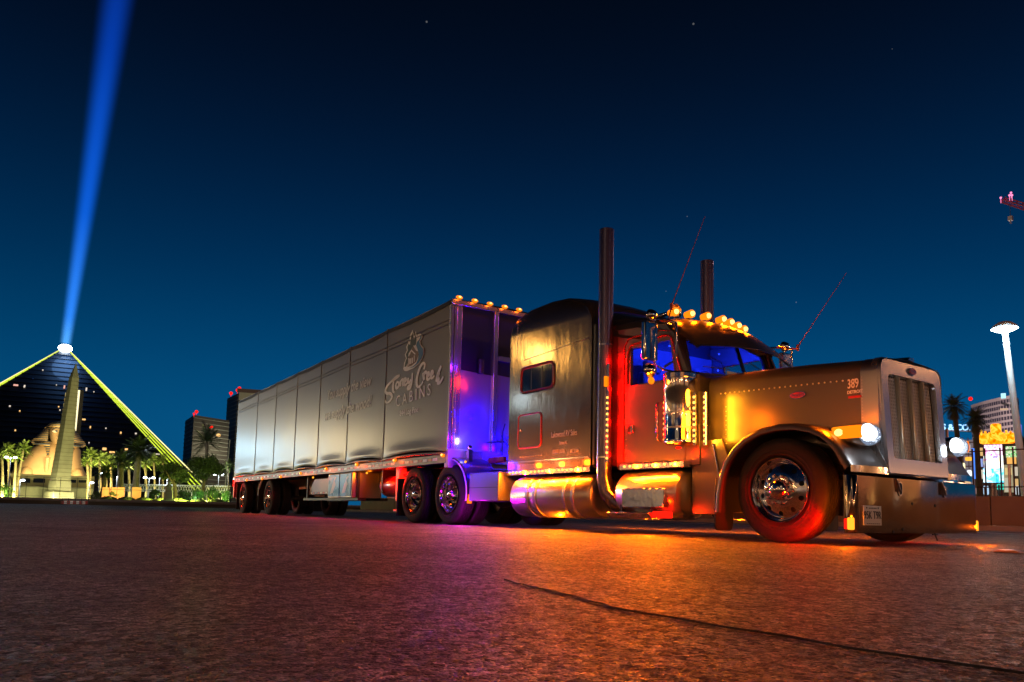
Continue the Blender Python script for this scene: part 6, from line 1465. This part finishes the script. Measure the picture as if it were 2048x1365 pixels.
plight('lot_lamp_glow', Vector((g.x, g.y, 0))+hv+Vector((0, 0, -.5))+dcam*.75, (.62, .88, 1.0), 330, .35)
# tower crane: mast (out of view), jib tip and hook
cr_m = mat('crane_red', (.42, .03, .03), .5)
j0 = at(2004, 402, 170); j1 = at(2210, 470, 185); g = Vector((j1.x, j1.y, 0))
CN = tag(empty('tower_crane', g), 'red lattice jib of a tower crane reaching in from the right edge', 'crane')
j0 -= g; j1 -= g
m = MB()
for dx, dy in ((-.9, -.9), (.9, -.9), (.9, .9), (-.9, .9)): m.bar((dx, dy, 0), (dx, dy, j1.z+4), .25)
for k in range(int(j1.z/2.5)):
    z = k*2.5; m.bar((-.9, -.9, z), (.9, -.9, z+2.5), .12); m.bar((.9, -.9, z), (.9, .9, z+2.5), .12); m.bar((-.9, .9, z), (-.9, -.9, z+2.5), .12)
m.build('mast', cr_m, CN)
jd = (j1-j0).normalized(); js = jd.cross(Vector((0, 0, 1))).normalized(); ju = js.cross(jd)
m = MB(); L = (j1-j0).length
m.bar(j0-js*.5, j1-js*.9, .16); m.bar(j0+js*.5, j1+js*.9, .16); m.bar(j0+jd*1.2+ju*.9, j1+ju*1.6, .16); m.bar(j0, j0+jd*1.2+ju*.9, .16)
for k in range(int(L/1.3)):
    p = j0+jd*1.3*k; q = j0+jd*1.3*(k+.5)+ju*1.1; r_ = j0+jd*1.3*(k+1); m.bar(p-js*.55, q, .09); m.bar(q, r_-js*.55, .09); m.bar(p+js*.55, q, .09); m.bar(p-js*.55, r_+js*.55, .07)
m.build('jib', cr_m, CN)
m = MB(); h0 = at(2019, 410, 171)-g; h1 = at(2021, 436, 171)-g; m.bar(h0+ju*.3, h1, .07); m.build('hoist_rope', fm, CN)
m = MB(); m.box(h1-Vector((.35, .35, .6)), h1+Vector((.35, .35, .3))); m.tube([h1-Vector((0, 0, .6)), h1-Vector((.1, 0, 1.0)), h1-Vector((-.15, 0, 1.2))], .1, 6); m.build('hook_block', mat('hook_grey', (.35, .35, .3), .5), CN)
for px, py in ((2001.5, 396), (2019, 391), (2022, 386), (2024, 391)):
    q = at(px, py, 170)-g; m = MB(); m.ball(q, .22, 8); m.tube([q, q-Vector((0, 0, 1.1))], .05, 5); m.build('crane_lamp', emis('crane_pink', (1, .25, .5), 1.6), CN)
plight('crane_wash', at(2030, 440, 150), (1, .5, .5), 5000, 1)

# added lot lamps outside the view, put in for light and reflections on the truck
for i, (x, y, h, w_, c_, lb) in enumerate(((-22, -14.3, 7.8, 420, (1., .60, .16), 'added warm lot lamp standing out in the lot facing the trailer'), (7.0, -20.0, 9.0, 50, (1., .62, .32), 'added warm lot lamp behind the photographer'), (-30, -19, 7.0, 110, (.55, .80, 1.0), 'added cool lot lamp facing the trailer tail'),
        (-46, -14, 5.2, 1700, (1., .72, .30), 'added warm lot lamp far down the lot, first of two'), (-62, -20, 6.0, 1900, (1., .70, .26), 'added warm lot lamp far down the lot, second of two'),
        (-88, -18, 7.5, 6500, (.45, .78, 1.0), 'added cool lot lamp at the far end of the lot'), (14, 3, 8.0, 26, (.62, .80, 1.0), 'added cool lot lamp ahead of the truck'), (7, 17, 7.0, 480, (1., .38, .12), 'added warm lot lamp by the low wall ahead of the truck'))):
    rt = tag(empty('lot_lamp', (x, y, 0)), lb, 'lamp post')
    m = MB(); m.tube([(0, 0, 0), (0, 0, h)], [.11, .07], 10); m.build('lamp_pole', post_m, rt)
    m = MB(); m.ball((0, 0, h), .22, 12, (1.4, 1.4, .5)); m.build('lamp_head', emis('lamp_glass_%s' % 'abcdefgh'[i], c_, 20), rt, smooth=60)
    if x < -40: spot('added_lot_light', (x, y+.3, h-.3), (-16, -1.3, 2.2), c_, w_*1.0, 22, .6, None, .4)
    else: plight('added_lot_light', (x, y+.3, h-.3), c_, w_, .45)
# the blocks across the street outside the view, with lit fronts and windows
bst = [mat('block_stucco_%s' % k, c, .8, var=.15, vscale=.2) for k, c in (('tan', (.42, .27, .17)), ('rose', (.40, .24, .19)), ('sand', (.45, .34, .22)))]
for i, (x, y, w_, d_, h) in enumerate(((50, 4, 14, 22, 6), (48, 30, 14, 24, 7), (44, 58, 16, 24, 6), (40, -24, 14, 22, 10), (22, -48, 26, 12, 9), (-6, -50, 24, 12, 13), (-34, -52, 26, 12, 8), (-64, -54, 28, 12, 11), (-96, -56, 28, 14, 9), (-128, -60, 28, 14, 12))):
    rt = tag(empty('city_block', (x, y, 0)), ['tan', 'rose', 'sand'][i % 3]+' block with lit windows across the street, '+['level with the grille', 'beyond the grille lamp', 'past the low wall end', 'behind the photographer to the right', 'directly behind the photographer', 'opposite the sleeper', 'opposite the trailer middle', 'opposite the trailer tail', 'far past the trailer tail', 'farthest down the street'][i], 'building')
    m = MB(); m.box((-w_/2, -d_/2, 0), (w_/2, d_/2, h)); m.build('wall', bst[i % 3], rt)
    m = MB(); m.box((-w_/2-.3, -d_/2-.3, h), (w_/2+.3, d_/2+.3, h+.6)); m.build('roof_parapet', bst[(i+1) % 3], rt)
    front = x > 30; n_ = int((d_ if front else w_)/3.2)
    for f_ in range(int(h/3.2)):
        for k in range(n_):
            if (k*7+f_*3+i) % 5 in (0, 3): mt = warm
            elif (k+f_) % 3 == 0: mt = warm2
            else: mt = glassdark
            m = MB(); z = 1.2+f_*3.1; c0 = -((n_-1)/2)*3.2+k*3.2
            if front: m.box((-w_/2-.06, c0-.8, z), (-w_/2+.02, c0+.8, z+1.5))
            else: m.box((c0-.8, d_/2-.02, z), (c0+.8, d_/2+.06, z+1.5))
            m.build('window', mt, rt)
    n2 = 2
    for k in range(n2):
        o_ = ((k+.5)/n2-.5)*(d_ if front else w_)
        p = (x-w_/2-5, y+o_, 5.5) if front else (x+o_, y+d_/2+5, 5.5)
        plight('block_wall_fill', p, (1., .42, .16), 1200 if front else 420, .3)  # added lights brighten the fronts so the truck reflects warm walls
